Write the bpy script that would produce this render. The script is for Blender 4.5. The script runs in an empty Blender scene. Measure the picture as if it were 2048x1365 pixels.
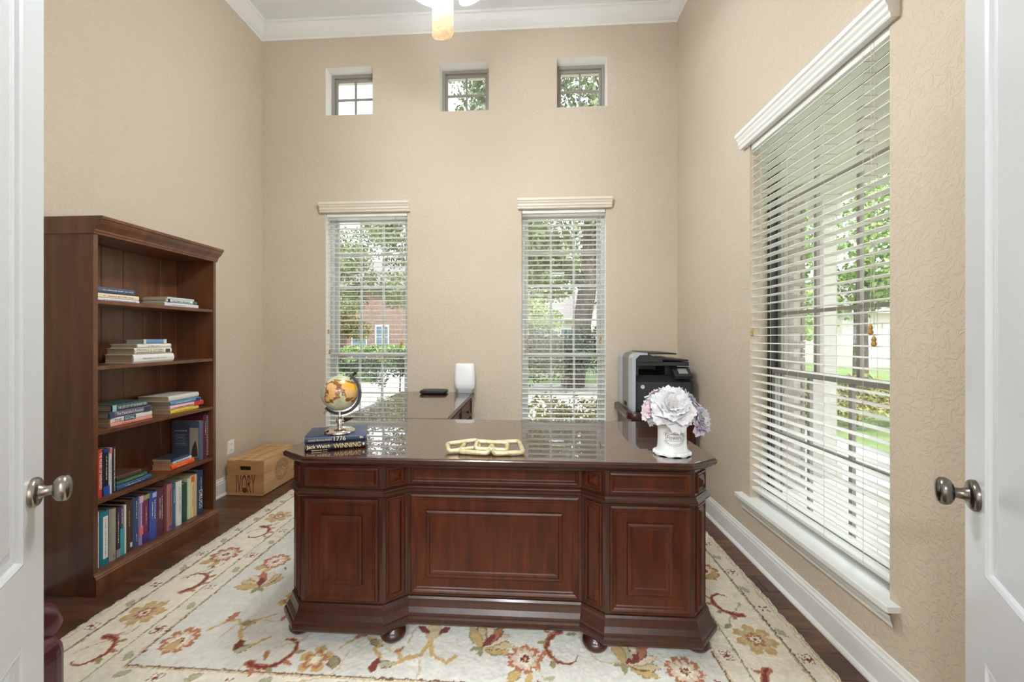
import bpy, math, random
import numpy as np
from mathutils import Vector, Matrix

random.seed(7)
RNG = np.random.default_rng(7)
PI = math.pi
sc = bpy.context.scene
COL = sc.collection

# ------------------------------------------------------------------ camera
FPX, CX, CY, PSI, CAM_H = 780.0, 1012.67, 673.46, 0.05894, 1.3096
cam_d = bpy.data.cameras.new('camera')
cam_d.sensor_width = 36.0
cam_d.lens = FPX / 2048 * 36.0
cam_d.shift_x = (1024 - CX) / 2048
cam_d.shift_y = (CY - 682.5) / 2048
cam_d.clip_start = 0.02
cam_d.clip_end = 300
cam = bpy.data.objects.new('camera', cam_d)
cam.location = (0, 0, CAM_H)
cam.rotation_euler = (PI / 2, 0, PSI)
COL.objects.link(cam)
sc.camera = cam

# ------------------------------------------------------------------ light and exposure
world = bpy.data.worlds.new('world')
sc.world = world
world.use_nodes = True
bg = world.node_tree.nodes['Background']
bg.inputs[0].default_value = (0.86, 0.93, 1.0, 1)
bg.inputs[1].default_value = 3.4
sun_d = bpy.data.lights.new('sun', 'SUN')
sun_d.energy = 4.2
sun_d.angle = 0.01
sun_d.color = (1.0, 0.95, 0.86)
sun = bpy.data.objects.new('sun', sun_d)
sun.rotation_euler = (math.radians(38), 0, math.radians(-28))
COL.objects.link(sun)
FAN_W, HALL_FILL_W = 6.0, 85.0        # watts of each fan bulb and of each fill lamp added in the hall
sc.view_settings.view_transform = 'Standard'
sc.view_settings.look = 'None'
sc.view_settings.exposure = 0.10
sc.view_settings.gamma = 1.0
sc.view_settings.use_curve_mapping = False
sc.cycles.max_bounces = 10
sc.cycles.diffuse_bounces = 5
sc.cycles.transparent_max_bounces = 24
sc.cycles.sample_clamp_indirect = 6.0

# ------------------------------------------------------------------ room numbers (metres)
XL, XR, YB, YF = -2.528, 1.3147, 3.551, 0.33
ZC = 4.215                      # ceiling
WT = 0.17                       # wall thickness

# ------------------------------------------------------------------ materials
def srgb(r, g, b):
    f = lambda c: (c / 255 / 12.92) if c / 255 <= 0.04045 else ((c / 255 + 0.055) / 1.055) ** 2.4
    return (f(r), f(g), f(b), 1.0)

def mat(name, col, rough=0.5, metal=0.0, spec=0.5, coat=0.0, coat_rough=0.03, bump=None, vary=None, emit=None, coat_ior=1.5, sheen=0.0):
    m = bpy.data.materials.new(name)
    m.use_nodes = True
    nt = m.node_tree
    p = nt.nodes['Principled BSDF']
    p.inputs['Base Color'].default_value = col
    p.inputs['Roughness'].default_value = rough
    p.inputs['Metallic'].default_value = metal
    p.inputs['Specular IOR Level'].default_value = spec
    p.inputs['Coat Weight'].default_value = coat
    p.inputs['Coat Roughness'].default_value = coat_rough
    p.inputs['Coat IOR'].default_value = coat_ior
    p.inputs['Sheen Weight'].default_value = sheen
    tc = nt.nodes.new('ShaderNodeTexCoord')
    if vary:                    # (second colour, noise scale, (sx,sy,sz))
        c2, s, st = vary
        mp = nt.nodes.new('ShaderNodeMapping')
        mp.inputs['Scale'].default_value = st
        nz = nt.nodes.new('ShaderNodeTexNoise')
        nz.inputs['Scale'].default_value = s
        nz.inputs['Detail'].default_value = 6
        rp = nt.nodes.new('ShaderNodeValToRGB')
        rp.color_ramp.elements[0].color = col
        rp.color_ramp.elements[1].color = c2
        rp.color_ramp.elements[0].position = 0.3
        rp.color_ramp.elements[1].position = 0.72
        nt.links.new(tc.outputs['Object'], mp.inputs['Vector'])
        nt.links.new(mp.outputs[0], nz.inputs['Vector'])
        nt.links.new(nz.outputs['Fac'], rp.inputs[0])
        nt.links.new(rp.outputs[0], p.inputs['Base Color'])
    if bump:                    # (scale, strength, distance)
        nb = nt.nodes.new('ShaderNodeTexNoise')
        nb.inputs['Scale'].default_value = bump[0]
        nb.inputs['Detail'].default_value = 5
        bp = nt.nodes.new('ShaderNodeBump')
        bp.inputs['Strength'].default_value = bump[1]
        bp.inputs['Distance'].default_value = bump[2]
        nt.links.new(tc.outputs['Object'], nb.inputs['Vector'])
        nt.links.new(nb.outputs['Fac'], bp.inputs['Height'])
        nt.links.new(bp.outputs[0], p.inputs['Normal'])
    if emit:
        p.inputs['Emission Color'].default_value = emit[0]
        p.inputs['Emission Strength'].default_value = emit[1]
    return m

def wood(name, dark, light, grain=(1.0, 1.0, 14.0), scale=3.0, rough=0.35, coat=0.35, coat_rough=0.12, coat_ior=1.5, spec=0.5, rnd=0.0):
    m = bpy.data.materials.new(name)
    m.use_nodes = True
    nt = m.node_tree
    p = nt.nodes['Principled BSDF']
    p.inputs['Roughness'].default_value = rough
    p.inputs['Coat Weight'].default_value = coat
    p.inputs['Coat Roughness'].default_value = coat_rough
    p.inputs['Coat IOR'].default_value = coat_ior
    p.inputs['Specular IOR Level'].default_value = spec
    tc = nt.nodes.new('ShaderNodeTexCoord')
    mp = nt.nodes.new('ShaderNodeMapping')
    mp.inputs['Scale'].default_value = grain
    oi = nt.nodes.new('ShaderNodeObjectInfo')
    add = nt.nodes.new('ShaderNodeVectorMath')
    add.operation = 'ADD'
    mul = nt.nodes.new('ShaderNodeMath')
    mul.operation = 'MULTIPLY'
    mul.inputs[1].default_value = 37.0
    nt.links.new(oi.outputs['Random'], mul.inputs[0])
    nt.links.new(tc.outputs['Object'], mp.inputs['Vector'])
    nt.links.new(mp.outputs[0], add.inputs[0])
    nt.links.new(mul.outputs[0], add.inputs[1])
    nz = nt.nodes.new('ShaderNodeTexNoise')
    nz.inputs['Scale'].default_value = scale
    nz.inputs['Detail'].default_value = 7
    nz.inputs['Roughness'].default_value = 0.62
    nz.inputs['Distortion'].default_value = 0.6
    rp = nt.nodes.new('ShaderNodeValToRGB')
    rp.color_ramp.elements[0].color = dark
    rp.color_ramp.elements[1].color = light
    rp.color_ramp.elements[0].position = 0.28
    rp.color_ramp.elements[1].position = 0.75
    nt.links.new(add.outputs[0], nz.inputs['Vector'])
    nt.links.new(nz.outputs['Fac'], rp.inputs[0])
    if rnd:
        hs = nt.nodes.new('ShaderNodeHueSaturation')
        mr = nt.nodes.new('ShaderNodeMapRange')
        mr.inputs['To Min'].default_value = 1 - rnd
        mr.inputs['To Max'].default_value = 1 + rnd
        nt.links.new(oi.outputs['Random'], mr.inputs[0])
        nt.links.new(mr.outputs[0], hs.inputs['Value'])
        nt.links.new(rp.outputs[0], hs.inputs['Color'])
        nt.links.new(hs.outputs[0], p.inputs['Base Color'])
    else:
        nt.links.new(rp.outputs[0], p.inputs['Base Color'])
    bp = nt.nodes.new('ShaderNodeBump')
    bp.inputs['Strength'].default_value = 0.12
    bp.inputs['Distance'].default_value = 0.002
    nt.links.new(nz.outputs['Fac'], bp.inputs['Height'])
    nt.links.new(bp.outputs[0], p.inputs['Normal'])
    return m

def glass_mat(name, refl=0.07, tint=(1, 1, 1, 1)):
    m = bpy.data.materials.new(name)
    m.use_nodes = True
    nt = m.node_tree
    nt.nodes.remove(nt.nodes['Principled BSDF'])
    out = nt.nodes['Material Output']
    tr = nt.nodes.new('ShaderNodeBsdfTransparent')
    tr.inputs[0].default_value = tint
    gl = nt.nodes.new('ShaderNodeBsdfGlossy')
    gl.inputs['Roughness'].default_value = 0.02
    mx = nt.nodes.new('ShaderNodeMixShader')
    mx.inputs[0].default_value = refl
    nt.links.new(tr.outputs[0], mx.inputs[1])
    nt.links.new(gl.outputs[0], mx.inputs[2])
    nt.links.new(mx.outputs[0], out.inputs[0])
    return m

def wall_mat(name, col, amt):
    m = mat(name, col, rough=0.62, spec=0.3)
    nt = m.node_tree
    p = nt.nodes['Principled BSDF']
    tc = nt.nodes.new('ShaderNodeTexCoord')
    n1 = nt.nodes.new('ShaderNodeTexNoise')
    n1.inputs['Scale'].default_value = 32
    n1.inputs['Detail'].default_value = 5
    n1.inputs['Distortion'].default_value = 1.4
    r1 = nt.nodes.new('ShaderNodeValToRGB')
    r1.color_ramp.elements[0].position = 0.46
    r1.color_ramp.elements[1].position = 0.56
    bp = nt.nodes.new('ShaderNodeBump')
    bp.inputs['Strength'].default_value = amt
    bp.inputs['Distance'].default_value = 0.0022
    nt.links.new(tc.outputs['Object'], n1.inputs['Vector'])
    nt.links.new(n1.outputs['Fac'], r1.inputs[0])
    nt.links.new(r1.outputs[0], bp.inputs['Height'])
    nt.links.new(bp.outputs[0], p.inputs['Normal'])
    return m

M = {}
M['wall'] = wall_mat('beige_wall_paint', srgb(205, 190, 171), 0.6)
M['reveal'] = mat('white_reveal_paint', srgb(236, 233, 226), 0.6, bump=(40, .3, .002))
M['ceiling'] = mat('ceiling_paint', srgb(236, 237, 238), 0.8, bump=(60, .25, .002))
M['trim'] = mat('white_trim_paint', srgb(236, 236, 232), 0.32, coat=0.2)
M['door'] = mat('white_door_paint', srgb(214, 217, 222), 0.22, coat=0.3, coat_rough=0.1, bump=(14, .05, .002))
M['hall'] = mat('hall_paint', srgb(224, 214, 198), 0.7)
M['blind'] = mat('white_blind', srgb(238, 238, 232), 0.38)
M['cream_trim'] = mat('cream_valance', srgb(226, 216, 200), 0.4)
M['cord'] = mat('blind_cord', srgb(208, 202, 186), 0.7)
M['tassel'] = mat('wooden_tassel', srgb(176, 138, 70), 0.45)
M['alu'] = mat('bronze_window_frame', srgb(150, 144, 136), 0.5)
M['alu_light'] = mat('pale_window_frame', srgb(206, 206, 204), 0.45)
M['alu_dark'] = mat('dark_window_track', srgb(60, 60, 60), 0.5)
M['glass'] = glass_mat('window_glass')
M['floor_plank'] = wood('dark_floor_wood', srgb(58, 36, 27), srgb(118, 78, 58), grain=(1.2, 12, 6), scale=2.2, rough=0.38, coat=0.25, coat_rough=0.25, rnd=0.28)
M['floor_gap'] = mat('floor_joint', srgb(28, 18, 13), 0.8)
M['desk'] = wood('mahogany_desk_wood', srgb(38, 15, 7), srgb(66, 30, 15), grain=(9, 9, 1.1), scale=5.0, rough=0.34, coat=0.35, coat_rough=0.13, spec=0.35)
M['desk_panel'] = wood('mahogany_panel_veneer', srgb(44, 15, 6), srgb(84, 37, 15), grain=(7, 7, 1.0), scale=3.6, rough=0.36, coat=0.12, coat_rough=0.2, spec=0.22)
M['desk_top'] = wood('polished_desk_top', srgb(50, 24, 16), srgb(82, 42, 30), grain=(1.0, 10, 4), scale=2.2, rough=0.25, coat=1.0, coat_rough=0.0, coat_ior=2.0)
M['book_wood'] = wood('cherry_bookcase_wood', srgb(78, 43, 26), srgb(124, 77, 47), grain=(8, 8, 1.0), scale=1.6, rough=0.35, coat=0.4, coat_rough=0.2)
M['crate'] = wood('aged_pine_crate', srgb(168, 122, 78), srgb(222, 182, 132), grain=(12, 1.0, 12), scale=2.0, rough=0.7, coat=0.0)
M['crate_front'] = wood('stained_crate_end', srgb(156, 110, 66), srgb(196, 146, 94), grain=(1.2, 10, 8), scale=2.4, rough=0.7, coat=0.0)
M['burn'] = mat('branded_ink', srgb(86, 46, 24), 0.8)
M['ink'] = mat('stamp_ink', srgb(92, 84, 66), 0.8)
M['dark'] = mat('dark_void', srgb(16, 12, 10), 0.8)
M['blade'] = wood('pale_oak_blade', srgb(176, 132, 96), srgb(224, 188, 150), grain=(14, 14, 1.2), scale=2.2, rough=0.4, coat=0.2)
M['fan_metal'] = mat('brushed_nickel', srgb(190, 186, 178), 0.3, metal=1.0)
M['lamp'] = mat('frosted_lamp_glass', srgb(255, 246, 230), 0.4, emit=((0.85, 0.945, 1.0, 1), 170.0))
M['hall_fill_glow'] = mat('hall_fill_glass', srgb(255, 248, 238), 0.4, emit=((1.0, 0.94, 0.84, 1), 6.0))  # glowing glass of the fill lamps added in the hall
M['nickel'] = mat('satin_nickel', srgb(158, 152, 144), 0.26, metal=1.0)
M['pewter'] = mat('dark_pewter', srgb(122, 118, 112), 0.24, metal=1.0)
M['chrome'] = mat('polished_chrome', srgb(222, 218, 212), 0.08, metal=1.0)
M['gunmetal'] = mat('gunmetal_arc', srgb(120, 122, 126), 0.3, metal=1.0)
M['black'] = mat('black_plastic', srgb(30, 31, 33), 0.38)
M['black_matte'] = mat('matte_black_plastic', srgb(42, 43, 46), 0.5)
M['grey_plastic'] = mat('light_grey_plastic', srgb(176, 182, 188), 0.35)
M['midgrey_plastic'] = mat('warm_grey_plastic', srgb(120, 112, 104), 0.4)
M['screen'] = mat('grey_screen', srgb(150, 152, 156), 0.15)
M['white_plastic'] = mat('white_plastic', srgb(236, 236, 236), 0.35)
M['outlet'] = mat('outlet_plastic', srgb(240, 238, 230), 0.35)
M['ceramic'] = mat('white_crackle_ceramic', srgb(232, 233, 234), 0.16, coat=0.5, bump=(30, .08, .003))
M['brown_ink'] = mat('brown_glaze', srgb(104, 88, 72), 0.5)
M['gold'] = mat('antique_gold_leaf', srgb(170, 152, 112), 0.45, metal=0.4, vary=(srgb(220, 206, 172), 40, (1, 1, 1)), bump=(60, .5, .002))
M['leather'] = mat('burgundy_leather', srgb(74, 28, 36), 0.34, coat=0.2, coat_rough=0.3, bump=(90, .25, .002))
M['page'] = mat('book_pages', srgb(206, 190, 160), 0.8, vary=(srgb(186, 166, 134), 60, (1, 1, 30)))
M['white_ink'] = mat('white_print', srgb(238, 236, 230), 0.6)
M['cream_ink'] = mat('cream_print', srgb(236, 220, 178), 0.6)
M['black_ink'] = mat('black_print', srgb(34, 32, 34), 0.6)
M['gold_ink'] = mat('gold_print', srgb(214, 190, 120), 0.5)
_cc = {}
def cmat(r, g, b, rough=0.42):
    k = (r, g, b, rough)
    if k not in _cc:
        _cc[k] = mat('cover_%02x%02x%02x' % (r, g, b), srgb(r, g, b), rough, coat=0.15)
    return _cc[k]

# ------------------------------------------------------------------ mesh helpers
class MB:
    def __init__(s):
        s.v, s.f, s.m = [], [], []
    def add(s, vs, fs, mi=0):
        n = len(s.v)
        s.v += [tuple(p) for p in vs]
        s.f += [tuple(i + n for i in f) for f in fs]
        s.m += [mi] * len(fs)
        return s
    def box(s, x0, x1, y0, y1, z0, z1, mi=0):
        vs = [(x, y, z) for z in (z0, z1) for y in (y0, y1) for x in (x0, x1)]
        return s.add(vs, [(0, 2, 3, 1), (4, 5, 7, 6), (0, 1, 5, 4), (2, 6, 7, 3), (0, 4, 6, 2), (1, 3, 7, 5)], mi)
    def obox(s, o, a, b, c, mi=0):          # corner + three edge vectors
        o, a, b, c = map(Vector, (o, a, b, c))
        vs = [o, o + a, o + b, o + a + b, o + c, o + a + c, o + b + c, o + a + b + c]
        return s.add(vs, [(0, 2, 3, 1), (4, 5, 7, 6), (0, 1, 5, 4), (2, 6, 7, 3), (0, 4, 6, 2), (1, 3, 7, 5)], mi)
    def rings(s, o, u, v, n, w, h, prof, cap=True, mi=0):
        o, u, v, n = map(Vector, (o, u, v, n))
        vs = []
        for a, b in prof:
            for (p, q) in ((a, a), (w - a, a), (w - a, h - a), (a, h - a)):
                vs.append(o + u * p + v * q + n * b)
        fs = []
        for i in range(len(prof) - 1):
            for k in range(4):
                k2 = (k + 1) % 4
                fs.append((i * 4 + k, i * 4 + k2, i * 4 + 4 + k2, i * 4 + 4 + k))
        if cap:
            b = (len(prof) - 1) * 4
            fs.append((b, b + 1, b + 2, b + 3))
        return s.add(vs, fs, mi)
    def prism(s, poly, z0, z1, mi=0):
        n = len(poly)
        vs = [(x, y, z0) for x, y in poly] + [(x, y, z1) for x, y in poly]
        fs = [tuple(range(n))[::-1], tuple(range(n, 2 * n))]
        fs += [(i, (i + 1) % n, n + (i + 1) % n, n + i) for i in range(n)]
        return s.add(vs, fs, mi)
    def sweep(s, poly, prof, closed=True, cap_top=False, cap_bottom=False, mi=0):
        n = len(poly)
        nor = []
        def en(i):
            a, b = Vector(poly[i]), Vector(poly[(i + 1) % n])
            d = (b - a).normalized()
            return Vector((d.y, -d.x))
        for i in range(n):
            if closed or 0 < i < n - 1:
                a, b = en(i - 1), en(i)
                m_ = (a + b)
                m_ = m_ / max(0.15, m_.dot(a)) if m_.length > 1e-6 else a
            else:
                m_ = en(0) if i == 0 else en(n - 2)
            nor.append(m_)
        vs = []
        for off, z in prof:
            for i in range(n):
                vs.append((poly[i][0] + nor[i].x * off, poly[i][1] + nor[i].y * off, z))
        fs = []
        for j in range(len(prof) - 1):
            for i in range(n if closed else n - 1):
                i2 = (i + 1) % n
                fs.append((j * n + i, j * n + i2, j * n + n + i2, j * n + n + i))
        if cap_top:
            fs.append(tuple((len(prof) - 1) * n + i for i in range(n)))
        if cap_bottom:
            fs.append(tuple(range(n))[::-1])
        return s.add(vs, fs, mi)
    def tube(s, path, r, seg=10, closed=False, caps=True, mi=0):
        P = [Vector(p) for p in path]
        n = len(P)
        R = r if isinstance(r, (list, tuple)) else [r] * n
        vs, fs = [], []
        ref = Vector((0.13, 0.31, 0.94))
        for i in range(n):
            if closed:
                t = (P[(i + 1) % n] - P[i - 1]).normalized()
            else:
                t = (P[min(i + 1, n - 1)] - P[max(i - 1, 0)]).normalized()
            a = t.cross(ref)
            if a.length < 1e-3:
                a = t.cross(Vector((1, 0, 0)))
            a.normalize()
            b = t.cross(a)
            ref = b.cross(t) * -1 if False else ref
            for k in range(seg):
                an = 2 * PI * k / seg
                vs.append(P[i] + (a * math.cos(an) + b * math.sin(an)) * R[i])
        for i in range(n if closed else n - 1):
            j = (i + 1) % n
            for k in range(seg):
                k2 = (k + 1) % seg
                fs.append((i * seg + k, i * seg + k2, j * seg + k2, j * seg + k))
        if caps and not closed:
            fs.append(tuple(range(seg))[::-1])
            fs.append(tuple((n - 1) * seg + k for k in range(seg)))
        return s.add(vs, fs, mi)
    def lathe(s, prof, c=(0, 0, 0), seg=32, axis='Z', mi=0, sx=1.0, sy=1.0):
        vs, fs = [], []
        n = len(prof)
        for r, z in prof:
            for k in range(seg):
                a = 2 * PI * k / seg
                p = (r * math.cos(a) * sx, r * math.sin(a) * sy, z)
                if axis == 'X':
                    p = (p[2], p[0], p[1])
                elif axis == 'Y':
                    p = (p[0], p[2], p[1])
                vs.append((p[0] + c[0], p[1] + c[1], p[2] + c[2]))
        for i in range(n - 1):
            for k in range(seg):
                k2 = (k + 1) % seg
                fs.append((i * seg + k, i * seg + k2, (i + 1) * seg + k2, (i + 1) * seg + k))
        fs.append(tuple(range(seg))[::-1])
        fs.append(tuple((n - 1) * seg + k for k in range(seg)))
        return s.add(vs, fs, mi)
    def mesh(s, name, mats, smooth=False):
        me = bpy.data.meshes.new(name)
        me.from_pydata(s.v, [], s.f)
        for m_ in (mats if isinstance(mats, (list, tuple)) else [mats]):
            me.materials.append(m_)
        if any(s.m):
            me.polygons.foreach_set('material_index', s.m)
        if smooth:
            me.shade_smooth() if hasattr(me, 'shade_smooth') else None
        me.update()
        return me
    def build(s, name, mats, parent=None, smooth=False, bevel=0.0, loc=None, seg=2):
        me = s.mesh(name, mats, smooth)
        o = bpy.data.objects.new(name, me)
        COL.objects.link(o)
        if parent is not None:
            o.parent = parent
        if loc is not None:
            o.location = loc
        if bevel:
            b = o.modifiers.new('bevel', 'BEVEL')
            b.width = bevel
            b.segments = seg
            b.limit_method = 'ANGLE'
            b.angle_limit = math.radians(40)
        if smooth:
            w = o.modifiers.new('edges', 'EDGE_SPLIT')
            w.split_angle = math.radians(42)
        return o

def tag(o, label=None, cat=None, group=None, kind=None):
    if label: o['label'] = label
    if cat: o['category'] = cat
    if group: o['group'] = group
    if kind: o['kind'] = kind
    return o

def thing(name, label, cat, loc=(0, 0, 0), rot=(0, 0, 0), group=None):
    o = bpy.data.objects.new(name, None)
    o.empty_display_size = 0.05
    o.location = loc
    o.rotation_euler = rot
    COL.objects.link(o)
    return tag(o, label, cat, group)

def struct(name, label, o=None, cat=None):
    if o is None:
        o = bpy.data.objects.new(name, None)
        COL.objects.link(o)
    o.name = name
    return tag(o, label, cat or name.split('_')[0], None, 'structure')

def link_copy(o, parent=None):
    c = o.copy()
    COL.objects.link(c)
    if parent is not None:
        c.parent = parent
    return c

def text(body, name, m, parent, o, u, v, w=None, h=None, n_off=0.0006, align='C', shear=0.0):
    """flat lettering as a mesh: centred on o, running along u, upright along v, fitted to width w / height h"""
    cu = bpy.data.curves.new(name, 'FONT')
    cu.body = body
    cu.size = 1.0
    cu.resolution_u = 3
    cu.shear = shear
    ob = bpy.data.objects.new(name, cu)
    COL.objects.link(ob)
    bpy.context.view_layer.update()
    me = bpy.data.meshes.new_from_object(ob)
    bpy.data.objects.remove(ob)
    co = np.zeros(len(me.vertices) * 3)
    me.vertices.foreach_get('co', co)
    co = co.reshape(-1, 3)
    lo, hi = co.min(0), co.max(0)
    W, Hh = hi[0] - lo[0], hi[1] - lo[1]
    sx = (w / W) if w else (h / Hh)
    sy = (h / Hh) if h else sx
    u, v, o = Vector(u).normalized(), Vector(v).normalized(), Vector(o)
    n = u.cross(v)
    p = np.array(o + n * n_off)[None, :] + ((co[:, 0:1] - (lo[0] + hi[0]) / 2) * sx) * np.array(u)[None, :] + ((co[:, 1:2] - (lo[1] + hi[1]) / 2) * sy) * np.array(v)[None, :]
    me.vertices.foreach_set('co', p.ravel())
    me.materials.clear()
    me.materials.append(m)
    me.update()
    t = bpy.data.objects.new(name, me)
    COL.objects.link(t)
    t.parent = parent
    return t

def wall_grid(mb, o, u, v, n, W, Hh, holes, t):
    """wall slab of thickness t behind the plane (o,u,v), facing n; holes (a0,a1,b0,b1) get reveals in slot 1"""
    o, u, v, n = map(Vector, (o, u, v, n))
    As = sorted({0, W} | {h[0] for h in holes} | {h[1] for h in holes})
    Bs = sorted({0, Hh} | {h[2] for h in holes} | {h[3] for h in holes})
    P = lambda a, b, d: o + u * a + v * b - n * d
    for i in range(len(As) - 1):
        for j in range(len(Bs) - 1):
            ca, cb = (As[i] + As[i + 1]) / 2, (Bs[j] + Bs[j + 1]) / 2
            if any(h[0] < ca < h[1] and h[2] < cb < h[3] for h in holes):
                continue
            q = [(As[i], Bs[j]), (As[i + 1], Bs[j]), (As[i + 1], Bs[j + 1]), (As[i], Bs[j + 1])]
            mb.add([P(a, b, 0) for a, b in q], [(0, 1, 2, 3)])
            mb.add([P(a, b, t) for a, b in q], [(3, 2, 1, 0)])
    for a0, a1, b0, b1 in holes:
        q = [(a0, b0), (a1, b0), (a1, b1), (a0, b1)]
        for k in range(4):
            c, d = q[k], q[(k + 1) % 4]
            mb.add([P(*c, 0), P(*c, t), P(*d, t), P(*d, 0)], [(0, 1, 2, 3)], 1)
    q = [(0, 0), (W, 0), (W, Hh), (0, Hh)]
    for k in range(4):
        c, d = q[k], q[(k + 1) % 4]
        mb.add([P(*c, 0), P(*d, 0), P(*d, t), P(*c, t)], [(0, 1, 2, 3)])
    return mb
# ================================================================== THE ROOM
LOWW = [(-1.905, -1.127), (-0.071, 0.688)]
HIGHW = [(-1.906, -1.458), (-0.824, -0.370), (0.249, 0.697)]
LZ0, LZ1 = 0.36, 2.475
HZ0, HZ1 = 3.384, 3.830
RY0, RY1, RZ0, RZ1 = 1.505, 2.411, 0.345, 2.462

holes = [(a - XL + WT, b - XL + WT, LZ0, LZ1) for a, b in LOWW] + [(a - XL + WT, b - XL + WT, HZ0, HZ1) for a, b in HIGHW]
mb = wall_grid(MB(), (XL - WT, YB, 0), (1, 0, 0), (0, 0, 1), (0, -1, 0), XR - XL + 2 * WT, ZC + 0.1, holes, WT)
struct('wall_back', 'beige textured back wall with five window openings', mb.build('wall_back', [M['wall'], M['reveal']]))
mb = wall_grid(MB(), (XR, YB, 0), (0, -1, 0), (0, 0, 1), (-1, 0, 0), YB - YF, ZC + 0.1, [(YB - RY1, YB - RY0, RZ0, RZ1)], WT)
struct('wall_right', 'beige textured right wall with one tall window opening', mb.build('wall_right', [M['wall'], M['wall']]))
mb = wall_grid(MB(), (XL, YF, 0), (0, 1, 0), (0, 0, 1), (1, 0, 0), YB - YF, ZC + 0.1, [], WT)
struct('wall_left', 'plain beige textured left wall behind the bookcase', mb.build('wall_left', [M['wall'], M['wall']]))
HX0, HX1 = -0.79, 0.645          # door opening
mb = wall_grid(MB(), (XR, YF, 0), (-1, 0, 0), (0, 0, 1), (0, 1, 0), XR - XL, ZC + 0.1, [(XR - HX1, XR - HX0, -0.001, 2.47)], 0.13)
struct('wall_front', 'beige front wall with the double door opening', mb.build('wall_front', [M['wall'], M['trim']]))
struct('ceiling', 'flat pale grey ceiling with crown moulding', MB().box(XL - WT, XR + WT, YF - 0.13, YB + WT, ZC, ZC + 0.12).build('ceiling', M['ceiling']))
crown = [(0, 4.103), (0.010, 4.103), (0.014, 4.116), (0.026, 4.122), (0.040, 4.132), (0.066, 4.156), (0.092, 4.184), (0.100, 4.192), (0.112, 4.196), (0.112, ZC)]
o = MB().sweep([(XL, YF), (XL, YB), (XR, YB), (XR, YF)], crown).build('trim_1', M['trim'])
struct('trim_1', 'white crown moulding running around the ceiling edge', o, 'crown moulding')
bprof = [(0.016, 0), (0.016, 0.105), (0.013, 0.112), (0.013, 0.122), (0.007, 0.132), (0.006, 0.142), (0, 0.144)]
shoe = [(0.03, 0.0), (0.03, 0.008), (0.022, 0.018), (0.016, 0.02)]
for side, pl in (('right', [(XR, YB), (XR, YF)]), ('left', [(XL, YF), (XL, YB)]), ('back', [(XL, YB), (XR, YB)])):
    o = MB().sweep(pl, bprof, closed=False).build('baseboard_' + side, M['trim'])
    struct('baseboard_' + side, 'white profiled baseboard along the %s wall' % side, o, 'baseboard')
    MB().sweep(pl, shoe, closed=False).build('shoe_moulding', M['trim'], o)

# the hall behind the camera closes the place off
hy = -3.2
mb = MB()
mb.box(XL, XL + 0.1, hy, YF - 0.13, 0, 2.9)
mb.box(XR, XR + 0.1, hy, YF - 0.13, 0, 2.9)
mb.box(XL, XR + 0.1, hy - 0.1, hy, 0, 2.9)
struct('wall_hall', 'pale hall walls behind the doorway', mb.build('wall_hall', M['hall']))
struct('ceiling_hall', 'white hall ceiling behind the doorway', MB().box(XL, XR + 0.1, hy - 0.1, YF - 0.13, 2.9, 3.0).build('ceiling_hall', M['ceiling']), 'ceiling')
for i, (x, y) in enumerate(((-1.1, -1.75), (0.65, -1.75), (-0.25, -2.6))):  # unseen lamps added behind the camera as fill for the room
    t = thing('hall_fill_lamp', 'round frosted fill lamp added on the hall ceiling, %s' % ('left of the doorway', 'right of the doorway', 'deepest in the hall')[i], 'lamp', (x, y, 2.9), group='added hall fill lamps')
    MB().lathe([(0.2, -0.03), (0.21, -0.015), (0.21, 0)], seg=32).build('fill_lamp_base', M['fan_metal'], t, True)
    MB().lathe([(0.01, -0.12), (0.08, -0.112), (0.14, -0.09), (0.18, -0.055), (0.19, -0.03)], seg=32).build('lamp_shade', M['hall_fill_glow'], t, True)
    ld = bpy.data.lights.new('hall_fill_light', 'AREA')
    ld.shape = 'DISK'
    ld.size = 0.4
    ld.energy = HALL_FILL_W
    ld.color = (0.84, 0.94, 1.0)
    lo = bpy.data.objects.new('hall_fill_light', ld)
    lo.location = (0, 0, -0.14)
    lo.parent = t
    COL.objects.link(lo)

# floor and planks
fl = struct('floor', 'dark brown hand-scraped plank floor', MB().box(XL - WT, XR + WT, hy, YB + WT, -0.06, -0.004).build('floor', M['floor_gap']))
pk = MB().rings((0, 0, -0.004), (1, 0, 0), (0, 1, 0), (0, 0, 1), 1.0, 0.1285, [(0, 0), (0, 0.0025), (0.0015, 0.004)]).mesh('plank', M['floor_plank'])
row, y = 0, -0.78
while y < YB:
    x = XL - random.uniform(0, 0.9)
    while x < XR:
        L = random.choice((0.75, 0.95, 1.2, 1.4))
        x0, x1 = max(x, XL), min(x + L, XR)
        if x1 - x0 > 0.04:
            o = bpy.data.objects.new('plank', pk)
            o.location = (x0 + 0.0008, y, 0)
            o.scale = (x1 - x0 - 0.0016, 1, 1)
            o.parent = fl
            COL.objects.link(o)
        x += L
    y += 0.130
    row += 1
struct('floor_hall', 'dark hall floor behind the doorway', MB().box(XL, XR, hy, -0.78, -0.004, 0.0).build('floor_hall', M['floor_plank']), 'floor')

# ------------------------------------------------------------------ windows
_pane = {}
def pane(root, x0, x1, z0, z1, y):
    key = (round(x1 - x0, 4), round(z1 - z0, 4))
    if key not in _pane:
        _pane[key] = MB().box(0, key[0], 0, 0.004, 0, key[1]).mesh('pane', M['glass'])
    o = bpy.data.objects.new('pane', _pane[key])
    o.location = (x0, y, z0)
    o.parent = root
    COL.objects.link(o)

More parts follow.
